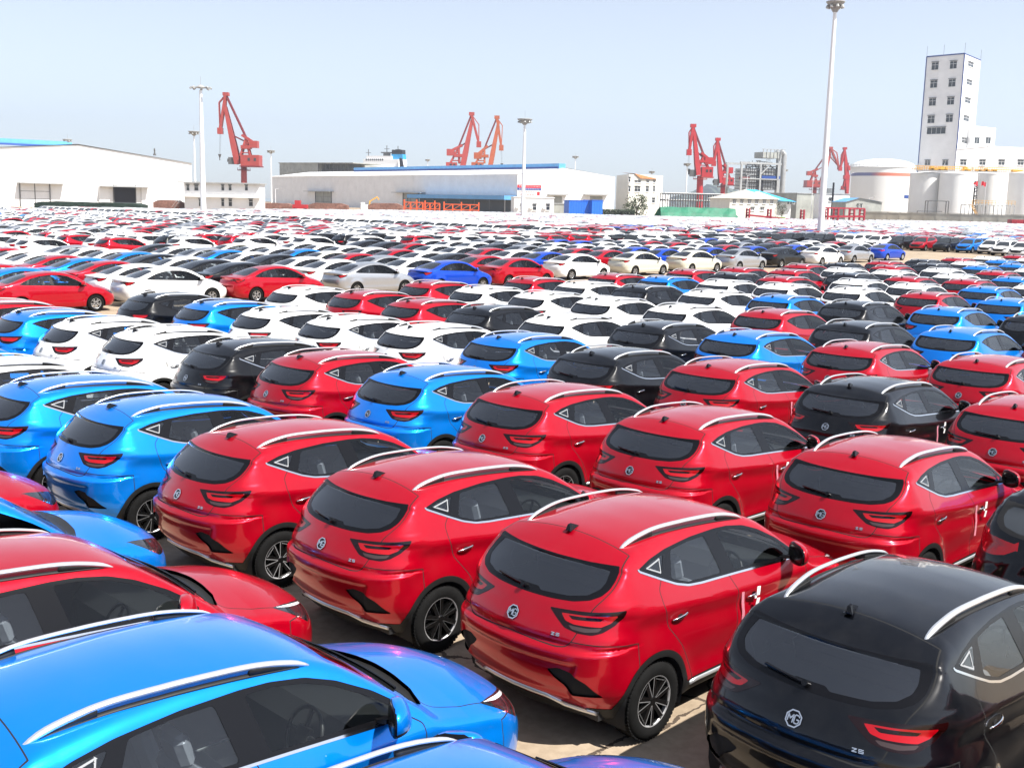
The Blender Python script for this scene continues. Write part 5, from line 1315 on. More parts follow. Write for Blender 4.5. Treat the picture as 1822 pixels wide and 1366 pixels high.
for a, b, lb in ((1013, 1049.5, "left blue steel container before the central warehouse"), (1054, 1073, "right blue steel container, smaller, before the central warehouse")):
    w = Wall(a, 400, b, 402); t = thing_at(w, 'container', lb, 'container', 'blue containers'); zt = w.at(a, 357)[1]
    m = MB(); m.box(0, w.L, 0, 6, 0, zt); ribs(m, 0, w.L, .1, zt - .2, 0, .9, .06, .3); m.build('box', M_bluebox, t)
    m = MB(); m.box(-.15, w.L + .15, -.15, 6.15, zt + .003, zt + .22); m.build('lid', M_bluebox, t)
w, t, zt = block(986, 1012, 363, 450, 450, 5, 'shed', "low grey shed between the small white office and the blue containers", 'shed', M_shed)
# ---- grey sheds behind the central warehouse
w = Wall(498, 820, 566, 800); t = thing_at(w, 'shed', "weathered grey sheet shed behind the left end of the central warehouse", 'shed'); zt = w.at(530, 291)[1]
m = MB(); m.box(0, w.L, 0, 30, 0, zt); ribs(m, 0, w.L, zt - 10, zt - .5, 0, 2.5, .1, .2); m.build('wall', M_shed, t); m = MB(); m.box(-.5, w.L + 33, -.6, 30, zt + .003, zt + .6); m.build('roof', M_shed, t)
m = MB(); rr = random.Random(3)
for k in range(9): m.box(w.L + k * 3.5, w.L + k * 3.5 + .3, .2, .5, zt - 9, zt)
m.box(w.L, w.L + 32, 4, 30, zt - 9.5, zt - 4); m.build('conveyor_frame', M_darkgrey, t)
w = Wall(618, 800, 695, 840); t = thing_at(w, 'shed', "grey shed roof sloping down before the white ship", 'shed')
zt = w.at(620, 291)[1]; z2 = w.at(690, 299)[1]; m = MB(); m.add([(0, 0, 0), (w.L, 0, 0), (w.L, 0, z2), (w.L * .3, 0, zt), (0, 0, zt), (0, 20, 0), (w.L, 20, 0), (w.L, 20, z2), (w.L * .3, 20, zt), (0, 20, zt)], [(0, 1, 2, 3, 4), (4, 3, 8, 9), (3, 2, 7, 8), (5, 0, 4, 9), (1, 6, 7, 2)]); m.build('wall', M_shed, t)
# ---- ship
w = Wall(640, 1000, 716, 985); t = thing_at(w, 'ship', "white ship superstructure with black and blue funnel above the warehouse roof", 'ship')
L = w.L; zA = w.at(650, 283)[1]; zB = w.at(650, 297)[1]
m = MB(); m.box(-6, L - 1, 0, 24, 6, zB - 6); m.box(-2, L - 3, 1, 22, zB - 6, zB); m.box(2, L - 6, 3, 20, zB + .003, zA); m.build('deckhouse', M_ship, t)
m = MB(); x0, z1 = w.at(648, 277); x1, _ = w.at(682, 277); m.box(x0, x1 + 6, 4, 18, zA + .003, z1); m.build('bridge', M_ship, t)
for k in range(9): x, z = w.at(648 + k * 3.6, 284); m = MB(); m.box(x, x + 1.2, 2.9, 2.96, z - .8, z + .8); m.build('porthole', M_pane, t)
m = MB(); x0, z1 = w.at(692, 266); x1, _ = w.at(709, 266); zm = w.at(700, 274)[1]; zl = w.at(700, 283)[1]
def tap(z0, z1, a, b, mi): m.mi = mi; m.add([(x0 - a, 6, z0), (x1 + b, 6, z0), (x1 + b * .7, 6, z1), (x0 - a * .7, 6, z1), (x0 - a, 13, z0), (x1 + b, 13, z0), (x1 + b * .7, 13, z1), (x0 - a * .7, 13, z1)], [(0, 1, 2, 3), (3, 2, 6, 7), (1, 5, 6, 2), (4, 0, 3, 7)])
tap(zA - 4, zl, 1.5, 2.0, 0); tap(zl, zm, .8, 1.2, 2); tap(zm, z1, .3, .4, 1); m.build('funnel', [M_ship, M_dark, M_shipblue], t)
m = MB(); 
for u, v in ((647, 265), (680, 258), (700, 259)): x, z = w.at(u, v); m.bar((x, 9, zA - 2), (x, 9, z), .5); m.bar((x - 2.5, 9, z - 3), (x + 2.5, 9, z - 3), .4)
x, z = w.at(680, 271); m.box(x - 5, x + 5, 7, 11, z - .5, z + .5); m.box(x - 3, x + 3, 8, 10, z - 5, z - .5); m.build('mast', M_darkgrey, t)
x, z = w.at(711, 292); m = MB(); m.add([(x - 1, 1, z + 5), (x + 1, 1, z + 5), (x + 4, 1, z - 6), (x, 1, z - 6), (x - 1, 3, z + 5), (x + 1, 3, z + 5), (x + 4, 3, z - 6), (x, 3, z - 6)], [(0, 3, 2, 1), (4, 5, 6, 7), (0, 1, 5, 4), (2, 3, 7, 6), (1, 2, 6, 5), (3, 0, 4, 7)]); m.build('stern_fin', M_dark, t)

# ---- harbour cranes
def crane(D, cx, keys, mats, label, faint=False):
    """keys in picture columns and rows of one crane; built flat-on at depth D with real widths"""
    w = Wall(cx - 30, D, cx + 30, D, 300); t = empty('harbour_crane', w.A, w.rz, label, 'crane', 'red harbour cranes on the quay')
    mat, dark = mats
    def q(n, y=0.0): x, z = w.at(*keys[n]); return Vector((x, y, z))
    s = D / F_PX    # metres per picture unit
    base = q('col_b'); top = q('col_t'); r = keys.get('col_w', 12) * s / 2
    m = MB(); m.smooth = True; m.cone((base.x, 0, 0), (top.x, 0, top.z), r, r * .92, 16); m.build('column', mat, t)
    m = MB(); m.cone((top.x, 0, top.z - 2.0), (top.x, 0, top.z - 1.6), r * 2.1, r * 2.1, 16); m.build('platform', dark, t)
    m = MB()
    for k in range(10):
        a = 2 * PI * k / 10; m.bar((top.x + r * 2 * math.cos(a), r * 2 * math.sin(a), top.z - 1.6), (top.x + r * 2 * math.cos(a), r * 2 * math.sin(a), top.z - .5), .12)
    m.build('railing', dark, t)
    a, b = q('house0'), q('house1'); x0, x1 = sorted((a.x, b.x)); z0, z1 = sorted((a.z, b.z)); dp = (x1 - x0) * .42
    m = MB(); m.box(x0, x1, -dp, dp, z0, z1); m.build('machine_house', mat, t)
    for k in (.45, .78):
        xc = x0 + (x1 - x0) * k; m = MB(); m.box(xc - .6, xc + .6, -dp - .08, -dp - .02, z0 + (z1 - z0) * .45, z0 + (z1 - z0) * .72); m.build('window', M_pane, t)
    m = MB(); m.box(x0 - .5, x1 + .5, -dp - .4, dp + .4, z0 - .6, z0 - .004); m.build('turntable', dark, t)
    if 'cab' in keys:
        c = q('cab'); m = MB(); m.box(c.x - 1.6, c.x + 1.6, -2, .5, c.z - 2.2, c.z + 1.4); m.box(c.x - 2.2, c.x - 1.7, -1.5, 0, c.z - 1, c.z + .6); m.build('cab', M_darkgrey, t)
    # tower (A-frame)
    tf, tt = q('tower_f'), q('tower_t'); m = MB()
    for y in (-1.8, 1.8):
        m.bar((tf.x - 2.2, y, z1 - .5), (tt.x, y * .5, tt.z), .9, .9); m.bar((tf.x + 3, y, z1 - .5), (tt.x, y * .5, tt.z), .9, .9)
        for k in range(4):
            f = (k + .5) / 4; m.bar((tf.x - 2.2 + (tt.x - tf.x + 2.2) * f, y * (1 - f * .5), z1 + (tt.z - z1) * f), (tf.x + 3 + (tt.x - tf.x - 3) * f, y * (1 - f * .5), z1 + (tt.z - z1) * f), .5)
    m.box(tt.x - 2.5, tt.x + 2.5, -2.4, 2.4, z1 + (tt.z - z1) * .35, z1 + (tt.z - z1) * .55); m.build('tower', mat, t)
    # counterweight lever
    c = q('cw'); m = MB()
    for y in (-1.3, 1.3): m.bar((tt.x - (c.x - tt.x) * .5, y, tt.z - (c.z - tt.z) * .2 + .5), (c.x, y, c.z + 1), .8, 1.3)
    m.box(c.x - 2.2, c.x + 2.2, -2.3, 2.3, c.z - 1.6, c.z + 2.0); m.build('counterweight', mat, t)
    # main jib
    jf, jt = q('jib_f'), q('jib_t'); m = MB(); jw = keys.get('jib_w', 9) * s
    d = (jt - jf).normalized(); nrm = Vector((-d.z, 0, d.x))
    for y in (-2.2, 2.2):
        a_, b_ = jf, jt; w0, w1 = jw * .5, jw * .28
        vs = []
        for p, ww in ((a_, w0), (a_ + (b_ - a_) * .3, jw * .52), (b_, w1)):
            for e in (-1, 1):
                for yy in (y - .7, y + .7): vs.append(p + nrm * (ww * e) + Vector((0, yy * (1 if p is a_ else .8 if ww > w1 else .45), 0)))
        m.add(vs, [f for k in (0, 4) for f in ((k, k + 1, k + 5, k + 4), (k + 3, k + 2, k + 6, k + 7), (k + 2, k, k + 4, k + 6), (k + 1, k + 3, k + 7, k + 5))])
    for k in range(6): p = jf + (jt - jf) * ((k + .7) / 7); f = 1 - .5 * k / 6; m.bar(p + Vector((0, -2 * f, 0)), p + Vector((0, 2 * f, 0)), .6)
    m.build('jib', mat, t)
    # head: fly jib with its nose, and the back tie
    ap, nose = q('apex'), q('nose'); m = MB(); 
    for y in (-.9, .9):
        m.bar(ap + Vector((0, y, 0)), nose + Vector((0, y, 0)), 1.3, 1.3); m.bar(jt + Vector((0, y, 0)), ap + Vector((0, y, 0)), .9)
        if 'elbow' in keys:
            e = q('elbow'); m.bar(ap + Vector((0, y, 0)), e + Vector((0, y, 0)), .45); m.bar(e + Vector((0, y, 0)), nose + Vector((0, y, 0)), .45)
    n_ = 7
    for k in range(n_):
        f = k / n_; f2 = (k + 1) / n_; a_ = ap + (nose - ap) * f; b_ = jt + (nose - jt) * f2; m.bar(a_, b_, .35); 
    m.bar(jt, nose, .7); m.box(nose.x - 1.3, nose.x + 1.3, -1.5, 1.5, nose.z - 2, nose.z + 1.2); m.box(ap.x - 1.4, ap.x + 1.6, -1.6, 1.6, ap.z - .6, ap.z + 1.2); m.build('fly_jib', mat, t)
    m = MB(); 
    for y in (-.8, .8): m.bar(ap + Vector((0, y, 0)), Vector((tt.x, y, tt.z)), .85)
    for k in range(9):
        f = k / 9; p = ap + (tt - ap) * f; p2 = ap + (tt - ap) * (f + .06); m.bar(p + Vector((0, -.8, 0)), p2 + Vector((0, .8, 0)), .3)
    m.bar(q('rack0'), q('rack1'), .7); m.build('tie', M_crdark if not faint else dark, t)
    if 'hook' in keys:
        h = q('hook'); m = MB()
        for dx in (-.25, .25): m.bar((nose.x + dx, 0, nose.z - 2), (h.x + dx, 0, h.z + 1), .09)
        m.cone((h.x, 0, h.z + 1.6), (h.x, 0, h.z - .2), .9, .35, 8); m.bar((h.x, 0, h.z - .2), (h.x, 0, h.z - 1.6), .4); m.build('hook', M_darkgrey, t)
    if keys.get('portal'):
        m = MB()
        for sx in (-1, 1):
            for sy in (-1, 1): m.bar((top.x, 0, base.z + 4), (top.x + sx * 7, sy * 6, 0), 1.4)
        m.build('portal', mat, t)
crane(600, 430, dict(col_b=(434, 330), col_t=(434, 297), col_w=11, house0=(431, 276), house1=(464, 296), cab=(413, 285), tower_f=(436, 276), tower_t=(438, 245), cw=(452, 258), jib_f=(424, 292), jib_t=(401, 190), apex=(402, 169), nose=(392, 232), elbow=(390, 183), rack0=(412, 240), rack1=(436, 252), jib_w=9, hook=(391, 280)), (M_crane, M_crdark), "tall red harbour crane at the left, hook hanging over the two-storey office")
crane(640, 815, dict(col_b=(812, 312), col_t=(812, 299), col_w=12, house0=(794, 289), house1=(813, 299), tower_f=(808, 290), tower_t=(816, 262), cw=(802, 272), jib_f=(823, 298), jib_t=(840, 214), apex=(839, 204), nose=(852, 256), elbow=(852, 222), rack0=(828, 255), rack1=(812, 265), jib_w=9), (M_crane, M_crdark), "red harbour crane behind the central warehouse, left one of the leaning pair")
crane(660, 860, dict(col_b=(858, 312), col_t=(858, 299), col_w=12, house0=(839, 289), house1=(860, 299), tower_f=(853, 290), tower_t=(862, 264), cw=(850, 278), jib_f=(872, 298), jib_t=(887, 218), apex=(884, 210), nose=(892, 262), elbow=(894, 224), rack0=(876, 258), rack1=(858, 268), jib_w=8, hook=(893, 296)), (M_crane3, M_crane), "orange-red harbour crane behind the central warehouse, right one of the leaning pair")
crane(620, 1245, dict(col_b=(1245, 345), col_t=(1246, 313), col_w=12, house0=(1248, 297), house1=(1267, 315), cab=(1232, 307), tower_f=(1250, 298), tower_t=(1252, 276), cw=(1261, 287), jib_f=(1242, 312), jib_t=(1235, 235), apex=(1233, 225), nose=(1226, 270), elbow=(1226, 236), rack0=(1240, 270), rack1=(1250, 280), jib_w=8, hook=(1225, 306)), (M_crane2, M_crane), "bright red harbour crane between cream building and grey plant, the taller of two")
crane(700, 1285, dict(col_b=(1287, 345), col_t=(1287, 328), col_w=10, house0=(1285, 316), house1=(1304, 329), cab=(1274, 323), tower_f=(1290, 316), tower_t=(1291, 296), cw=(1297, 304), jib_f=(1283, 326), jib_t=(1277, 258), apex=(1277, 249), nose=(1270, 290), elbow=(1270, 260), rack0=(1282, 292), rack1=(1290, 300), jib_w=7), (M_crane2, M_crdark), "darker red harbour crane left of the grey plant, the shorter of two")
crane(980, 1448, dict(col_b=(1449, 345), col_t=(1449, 334), col_w=9, house0=(1433, 321), house1=(1460, 333), tower_f=(1446, 322), tower_t=(1450, 303), cw=(1440, 309), jib_f=(1459, 333), jib_t=(1476, 278), apex=(1478, 264), nose=(1493, 298), elbow=(1489, 272), rack0=(1463, 298), rack1=(1448, 306), jib_w=6), (M_crane, M_crdark), "distant pale red harbour crane partly behind the tall right lamp mast", True)
crane(940, 1505, dict(col_b=(1509, 350), col_t=(1508, 330), col_w=5, house0=(1497, 331), house1=(1505, 337), tower_f=(1506, 320), tower_t=(1508, 296), cw=(1512, 300), jib_f=(1508, 345), jib_t=(1504, 278), apex=(1503, 265), nose=(1495, 300), elbow=(1497, 276), rack0=(1510, 290), rack1=(1508, 300), jib_w=6), (M_crane2, M_crdark), "distant slim red harbour crane just left of the big striped tank", True)

# ---- high lamp masts
def mast(u, vt, D, label, name='lamp_mast', kind=0, ub=None, width=None, R=1.75):
    P = at_depth(u, vt, D); H_ = P.z; X, Y = P.x, P.y
    t = empty(name, (X, Y, 0), 0, label, 'lamp mast', 'high lamp masts'); r0 = width or .36
    m = MB(); m.smooth = True; m.cone((0, 0, 0), (0, 0, H_ * .5), r0, r0 * .78, 14); m.cone((0, 0, H_ * .5), (0, 0, H_ - .6), r0 * .78, r0 * .5, 14); m.build('pole', M_mast, t)
    if kind == 0:      # saucer head with lightning rod
        m = MB(); m.smooth = False; m.lathe([(.3, H_ - 1.35), (R * .55, H_ - .75), (R, H_ - .12), (R, H_), (R * .5, H_ + .12), (.1, H_ + .2)], 20); m.build('lamp_head', M_lampgrey, t)
        m = MB(); 
        for k in range(8): a = PI / 4 * k; m.cone((R * .78 * math.cos(a), R * .78 * math.sin(a), H_ - .5), (R * .84 * math.cos(a), R * .84 * math.sin(a), H_ - .85), .18, .26, 8)
        m.build('floodlight', M_lampgrey, t)
    else:              # ring of separate floodlights
        m = MB(); m.lathe([(.18, H_ - .3), (1.0, H_ - .2), (1.0, H_ - .05), (.18, H_ + .4)], 16)
        for k in range(8): a = PI / 4 * k + .2; m.bar((0, 0, H_ - .1), (1.7 * math.cos(a), 1.7 * math.sin(a), H_ - .15), .09)
        m.build('head_frame', M_lampgrey, t)
        for k in range(8):
            a = PI / 4 * k + .2; m = MB(); m.bevbox(-.28, .28, -.2, .2, -.16, .2, .05, Matrix.Translation((1.75 * math.cos(a), 1.75 * math.sin(a), H_ - .2)) @ Matrix.Rotation(a, 4, 'Z') @ Matrix.Rotation(.5, 4, 'Y')); m.build('floodlight', M_lampgrey, t)
    m = MB(); m.bar((0, 0, H_), (0, 0, H_ + 1.9), .05); m.build('lightning_rod', M_lampgrey, t)
mast(357, 155, 212, "tall white lamp mast with ring of floodlights before the two-storey office", kind=1, width=.55)
mast(1487, 3, 150, "tallest white lamp mast, at the right, head cut by the top edge", kind=0, width=.46, R=1.2)
mast(934, 212, 259, "white lamp mast with saucer head before the central warehouse's gable end", width=.5)
mast(345, 234, 345, "white lamp mast with saucer head just left of the ringed mast")
mast(482, 268, 470, "thin lamp mast between the left crane and the grey sheds")
mast(120, 248, 420, "lamp mast head showing above the left warehouse roof")
mast(761, 284, 720, "small saucer lamp head above the central warehouse roof, right of the ship")
mast(1024, 278, 560, "lamp mast right of the central warehouse's ridge")
mast(1160, 305, 600, "lamp mast behind the orange roof of the cream building")
mast(1223, 291, 500, "lamp mast standing before the bright red crane")
mast(1397, 302, 620, "lamp mast at the right edge of the grey plant tower")
def thin_pole(u, vt, D, label, arms=1):
    P = at_depth(u, vt, D); t = empty('street_lamp', (P.x, P.y, 0), 0, label, 'street lamp', 'thin street lamps'); m = MB(); m.cone((0, 0, 0), (0, 0, P.z), .14, .08, 8); m.build('pole', M_mast, t)
    m = MB(); m.bar((0, 0, P.z - .2), (1.6, 0, P.z + .25), .09); m.build('arm', M_mast, t); m = MB(); m.bevbox(1.4, 2.2, -.18, .18, P.z + .15, P.z + .35, .05); m.build('lamp', M_lampgrey, t)
thin_pole(1330, 312, 420, "thin street lamp before the grey plant tower"); thin_pole(1447, 318, 420, "thin street lamp below the distant crane"); thin_pole(1514, 308, 420, "thin street lamp at the left side of the striped tank")
thin_pole(1547, 352, 430, "short street lamp before the blue-roofed hut"); thin_pole(277, 330, 335, "thin street lamp beside the right dock door of the left warehouse"); thin_pole(490, 336, 420, "thin street lamp left of the central warehouse")

# ---- cream three-storey building
w = Wall(1096, 560, 1118, 530); t = thing_at(w, 'cream_building', "cream three-storey building with an orange tiled roof, right of the central warehouse", 'building')
w2 = Wall(1118, 530, 1178, 545); zt = w2.at(1120, 310)[1]; zt2 = w2.at(1165, 318)[1]
B_ = w.local((w2.B.x, w2.B.y, 0)); m = MB(); L = w.L
A0, A1, A2, A3 = Vector((0, 0, 0)), Vector((L, 0, 0)), Vector((B_.x, B_.y, 0)), Vector((B_.x - L, B_.y, 0))
m.add([A0, A1, A2, A3] + [p + up * zt for p in (A0, A1, A2, A3)], [(0, 1, 5, 4), (1, 2, 6, 5), (2, 3, 7, 6), (3, 0, 4, 7), (4, 5, 6, 7)]); m.build('wall', M_cream, t)
tf_ = empty('facade', A1, w2.rz - w.rz); tf_.parent = t
for a, b, v0, v1 in ((1118.5, 1121.5, 316, 324), (1129, 1140, 322, 325), (1129, 1139, 332, 341), (1118.5, 1121.5, 332, 341), (1149, 1154, 332, 341), (1162, 1165, 332, 341), (1150, 1155, 322, 325), (1162, 1166, 322, 325), (1160, 1165, 353, 361)): window(tf_, w2, a, v0, b, v1, 1 if b - a > 5 else 0)
m = MB(); xa, z1 = w2.at(1128, 309); xb, z0 = w2.at(1168, 319)
m.add([(xa, -.5, z1), (xb - 3, -.8, z0 + .5), (xb, -.8, z0), (xa + 4, -.8, z0), (xa, 8, z1 + .5), (xb, 8, z0 + 1.5)], [(0, 3, 2, 1), (0, 1, 2, 5, 4)]); m.build('roof', M_tile, tf_)
x0, z0 = w2.at(1172, 350); m = MB(); m.box(x0 - 1, x0 + 7, -.5, 12, 0, z0 + 1); m.build('annex', M_wwhite, tf_)
# ---- tree, hedge
def tree(x, y, H_, R, label, cat='tree', name='tree', grp=None, mat=None, trunk=True, nleaf=1400, z0=1.0, seed=1, sx=1.0):
    t = empty(name, (x, y, 0), 0, label, cat, grp); rr = random.Random(seed)
    m = MB(); m.cone((0, 0, 0), (.1, 0, H_ * .45), R * .07, R * .04, 8)
    for k in range(6): a = k * 1.1; m.cone((.1, 0, H_ * .35), (R * .55 * math.cos(a) * sx, R * .5 * math.sin(a), H_ * (.6 + .05 * k)), R * .03, R * .012, 6)
    m.build('trunk', M_bark, t); m = MB()
    cl = [(rr.uniform(-.62, .62) * R * sx, rr.uniform(-.6, .6) * R, z0 + (H_ - z0) * rr.uniform(.15, .85), R * rr.uniform(.25, .48)) for _ in range(18)]
    for _ in range(nleaf):
        cx, cyy, cz, r = rr.choice(cl); v = Vector((rr.gauss(0, 1), rr.gauss(0, 1), rr.gauss(0, 1))).normalized() * r * rr.uniform(.55, 1.05); p = Vector((cx, cyy, cz)) + v
        s = R * rr.uniform(.035, .075); a = Vector((rr.gauss(0, 1), rr.gauss(0, 1), rr.gauss(0, 1))).normalized(); b = a.cross(Vector((rr.gauss(0, 1), rr.gauss(0, 1), rr.gauss(0, 1)))).normalized()
        m.add([p - a * s, p + b * s * .6, p + a * s, p - b * s * .6], [(0, 1, 2, 3)])
    m.build('crown', mat or M_leaf, t)
P = at_depth(1133, 370, 430); tree(P.x, P.y, at_depth(1133, 346, 430).z, 5.6, "round green tree before the cream building", seed=5)
P = at_depth(1392, 370, 400); tree(P.x, P.y, at_depth(1392, 356, 400).z, 2.6, "small green tree beside the blue-roofed house", seed=9, nleaf=700)
P = at_depth(1092, 370, 420); t = empty('hedge', (P.x, P.y, 0), 0, "dark hedge between the blue containers and the round tree", 'hedge'); m = MB(); rr = random.Random(8)
for _ in range(1500):
    p = Vector((rr.uniform(-4.5, 8), rr.uniform(-1, 1), rr.uniform(0, 2.8))); s = .3; a = Vector((rr.gauss(0, 1), rr.gauss(0, 1), rr.gauss(0, 1))).normalized(); b = a.orthogonal().normalized(); m.add([p - a * s, p + b * s, p + a * s, p - b * s], [(0, 1, 2, 3)])
m.build('leaves', M_leaf2, t)
# ---- green tarpaulin stack
stack(1166, 1326, 368, 388, 330, 'tarpaulin_stack', "long stack under bright green tarpaulin before the pipe rack", 'covered stack', M_greentarp, 9, 3.2)
# ---- pipe rack
w = Wall(1184, 470, 1306, 480); t = thing_at(w, 'pipe_rack', "low steel pipe rack running below the red cranes", 'pipe rack'); L = w.L
m = MB(); za, zb = w.at(1240, 346)[1], w.at(1240, 358)[1]
for k in range(28):
    x = L * k / 27
    for y in (0, 5): m.bar((x, y, 0), (x, y, za), .3)
    m.bar((x, 0, zb), (x, 5, zb), .3); m.bar((x, 0, za), (x, 5, za), .3)
m.build('trestle', M_darkgrey, t)
for k in range(9): m = MB(); y = .3 + .55 * k; z = (za if k % 2 else zb) + .3; m.bar((0, y, z), (L, y, z), .22, .22, 8); m.build('pipe', M_greysteel, t)
# ---- grey process plant
w = Wall(1306, 520, 1396, 530); t = thing_at(w, 'process_plant', "grey open steel process tower with ducts and a tall frame", 'plant'); L = w.L
def R_(u0, v0, u1, v1): x0, z1 = w.at(u0, v0); x1, z0 = w.at(u1, v1); return x0, x1, z0, z1
x0, x1, z0, z1 = R_(1308, 292, 1372, 345); m = MB()
for u in (1306.5, 1340, 1371): x, _ = w.at(u, 320); m.box(x - .4, x + .4, -6, -5.2, 0, z1); m.box(x - .4, x + .4, 6, 6.8, 0, z1)
m.box(x0 - .8, x1 + .8, -6, -5.2, z1, z1 + .9); m.box(x0 - .8, x1 + .8, 6, 6.8, z1, z1 + .9)
for v in (320,): zz = w.at(1340, v)[1]; m.box(x0, x1, -6, -5.5, zz, zz + .5)
a = w.at(1340, 312); b = w.at(1356, 296); m.bar((a[0], -5.6, a[1]), (b[0], -5.6, b[1]), .5); m.build('outer_frame', M_greysteel, t)
for u0, u1 in ((1318, 1339), (1344, 1370)):
    x0, x1, z0, z1 = R_(u0, 299, u1, 338); m = MB(); m.mi = 0
    for k in range(6): zz = z0 + (z1 - z0) * k / 6; m.box(x0, x1, -4.5, 4.5, zz + .2, zz + (z1 - z0) / 6 - .2)
    m.mi = 1
    for k in range(6): zz = z0 + (z1 - z0) * k / 6; m.box(x0 - .4, x1 + .4, -5, 5, zz - .05, zz + .15)
    for k in range(7): x = x0 + (x1 - x0) * k / 6; m.box(x - .1, x + .1, -4.7, -4.52, z0, z1)
    m.build('filter_bank', [M_greysteel, M_darkgrey], t)
x0, x1, z0, z1 = R_(1344, 313, 1376, 319); m = MB(); m.box(x0, x1, -5.4, -4.9, z0, z1); m.build('blue_band', M_navy, t)
x0, x1, z0, z1 = R_(1305, 315, 1322, 320); m = MB(); m.box(x0, x1, -5.4, -4.9, z0, z1); m.build('red_band', M_crdark, t)
x0, x1, z0, z1 = R_(1341, 320, 1346, 340); m = MB(); m.box(x0, x1, -5.2, -4.7, z0, z1); m.build('dark_bay', M_dark, t)
x0, x1, z0, z1 = R_(1338, 284, 1376, 298); m = MB(); rr = random.Random(12)
for k in range(20):
    xa = rr.uniform(x0, x1); za_ = rr.uniform(z0, z1); m.bar((xa, rr.uniform(-3, 3), z0 - 1), (xa, rr.uniform(-3, 3), za_), .25); m.bar((xa, -3, za_), (min(x1, xa + rr.uniform(2, 5)), -3, za_), .25)
m.box(x0, x1, -4, 4, z0, z0 + .3); m.build('pipework', M_darkgrey, t)
x0, x1, z0, z1 = R_(1350, 271, 1388, 283); m = MB(); m.mi = 0; m.box(x0, x1 - 3, -3.5, 3.5, z0, z1); m.mi = 1
for k in range(6): x = x0 + (x1 - x0) * k / 6; m.box(x, x + .3, -3.8, -3.52, z0, z1 + 1.4)
m.box(x0 - .5, x1, -3.9, -3.6, z1 + 1.2, z1 + 1.4); m.build('top_unit', [M_shed, M_greysteel], t)
m = MB(); m.smooth = True
for u, wd in ((1381.5, 1.1), (1391, 1.25)):
    x, zt_ = w.at(u, 276); m.cone((x, -2, 0), (x, -2, zt_), wd, wd, 14); m.cone((x, -2, zt_), (x - wd * 1.6, -2, zt_ + wd * 1.4), wd, wd * .9, 14)
m.build('duct', M_greysteel, t)
x, zt_ = w.at(1392.8, 267); m = MB(); m.bar((x, 0, 0), (x, 0, zt_), .35); m.build('stack_pipe', M_yellow, t)
# ---- house with tan and blue hipped roof
w = Wall(1299, 395, 1384, 400); t = thing_at(w, 'house', "cream two-storey house with a tan and bright blue hipped roof", 'house'); L = w.L; ze = w.at(1340, 354)[1]; xr0, zr = w.at(1343, 337); xe, _ = w.at(1418, 352, 8)
m = MB(); m.box(0, L, 0, 16, 0, ze); m.build('wall', M_cream, t)
m = MB(); m.mi = 0; m.add([(-.8, -.8, ze), (L + .8, -.8, ze), (L * .72, 8, zr - .1), (L * .52, 8, zr), (-.8, 17, ze), (L + .8, 17, ze)], [(0, 1, 2, 3), (4, 0, 3), (5, 4, 3, 2)]); m.mi = 1
m.add([(L * .53, 7.9, zr + .05), (L * .75, 7.9, zr + .03), (L + 7.5, -.4, ze - .7), (L + .8, -.85, ze - .4)], [(0, 3, 2, 1)]); m.add([(L * .75, 7.95, zr), (L + 7.5, 17, ze - .7), (L + 7.5, -.5, ze - .7)], [(0, 2, 1)]); m.build('roof', [M_tan, M_cyanroof], t)
for k in range(6): window(t, w, 1304 + k * 13.3, 357, 1309 + k * 13.3, 362, 1)
for k in (2.4, 3.7): window(t, w, 1304 + k * 13.3, 370, 1310 + k * 13.3, 374, 1)
m = MB(); m.box(L + .1, L + 6.5, 2, 14, 0, ze - 1.0); m.build('wing', M_wwhite, t)
for k in range(3): window(t, w, 1401 + k * 5, 359, 1403.5 + k * 5, 363, 0, y=2.0)
P = at_depth(1389, 373, 380); m = MB(); m.bevbox(-1.6, 1.6, -1, 1, 0, 1.7, .15); o = m.build('bin', M_green, None, (P.x, P.y, 0)); tag(o, "bright green skip beside the blue-roofed house", 'skip')
# ---- grey sheds right of it
w, t, zt = block(1418, 1510, 346, 430, 440, 20, 'shed', "long grey flat-roofed shed behind the red loading ramp", 'shed', M_shed, M_greysteel)
w, t, zt = block(1470, 1512, 346, 415, 418, 8, 'shed', "white flat-roofed building between shed and striped tank", 'building', M_wwhite, M_greysteel)
window(t, w, 1475, 353, 1479, 358, 0)
m = MB(); x0, z0 = w.at(1472, 345); x1, z1 = w.at(1487, 335)
for k in range(5): m.box(x0, x1, 1, 6, z0 + (z1 - z0) * k / 5, z0 + (z1 - z0) * (k + .6) / 5)
m.build('roof_unit', M_darkgrey, t)
P = at_depth(1483.5, 325, 410); m = MB(); m.cone((0, 0, 0), (0, 0, P.z), .45, .35, 10); o = m.build('chimney_pipe', M_dark, None, (P.x, P.y, 0)); tag(o, "thin black chimney pipe left of the striped tank", 'chimney')
w = Wall(1506, 400, 1570, 404); t = thing_at(w, 'hut', "low grey hut with a blue gabled roof before the striped tank", 'hut'); L = w.L; ze = w.at(1540, 360)[1]; zr = w.at(1530, 353)[1]
m = MB(); m.add([(0, 0, 0), (L, 0, 0), (L, 0, ze), (L * .35, 0, zr), (0, 0, ze), (0, 9, 0), (L, 9, 0), (L, 9, ze), (L * .35, 9, zr), (0, 9, ze)], [(0, 1, 2, 3, 4), (1, 6, 7, 2), (5, 0, 4, 9)]); m.build('wall', M_shed, t)
m = MB(); m.add([(-.4, -.5, ze), (L * .35, -.5, zr + .15), (L + .5, -.5, ze + .1), (L + .5, 9, ze + .1), (L * .35, 9, zr + .15), (-.4, 9, ze)], [(0, 1, 4, 5), (1, 2, 3, 4)]); m.build('roof', M_blueroof, t)
for u in (1525, 1531): window(t, w, u, 364, u + 2.5, 370, 0)
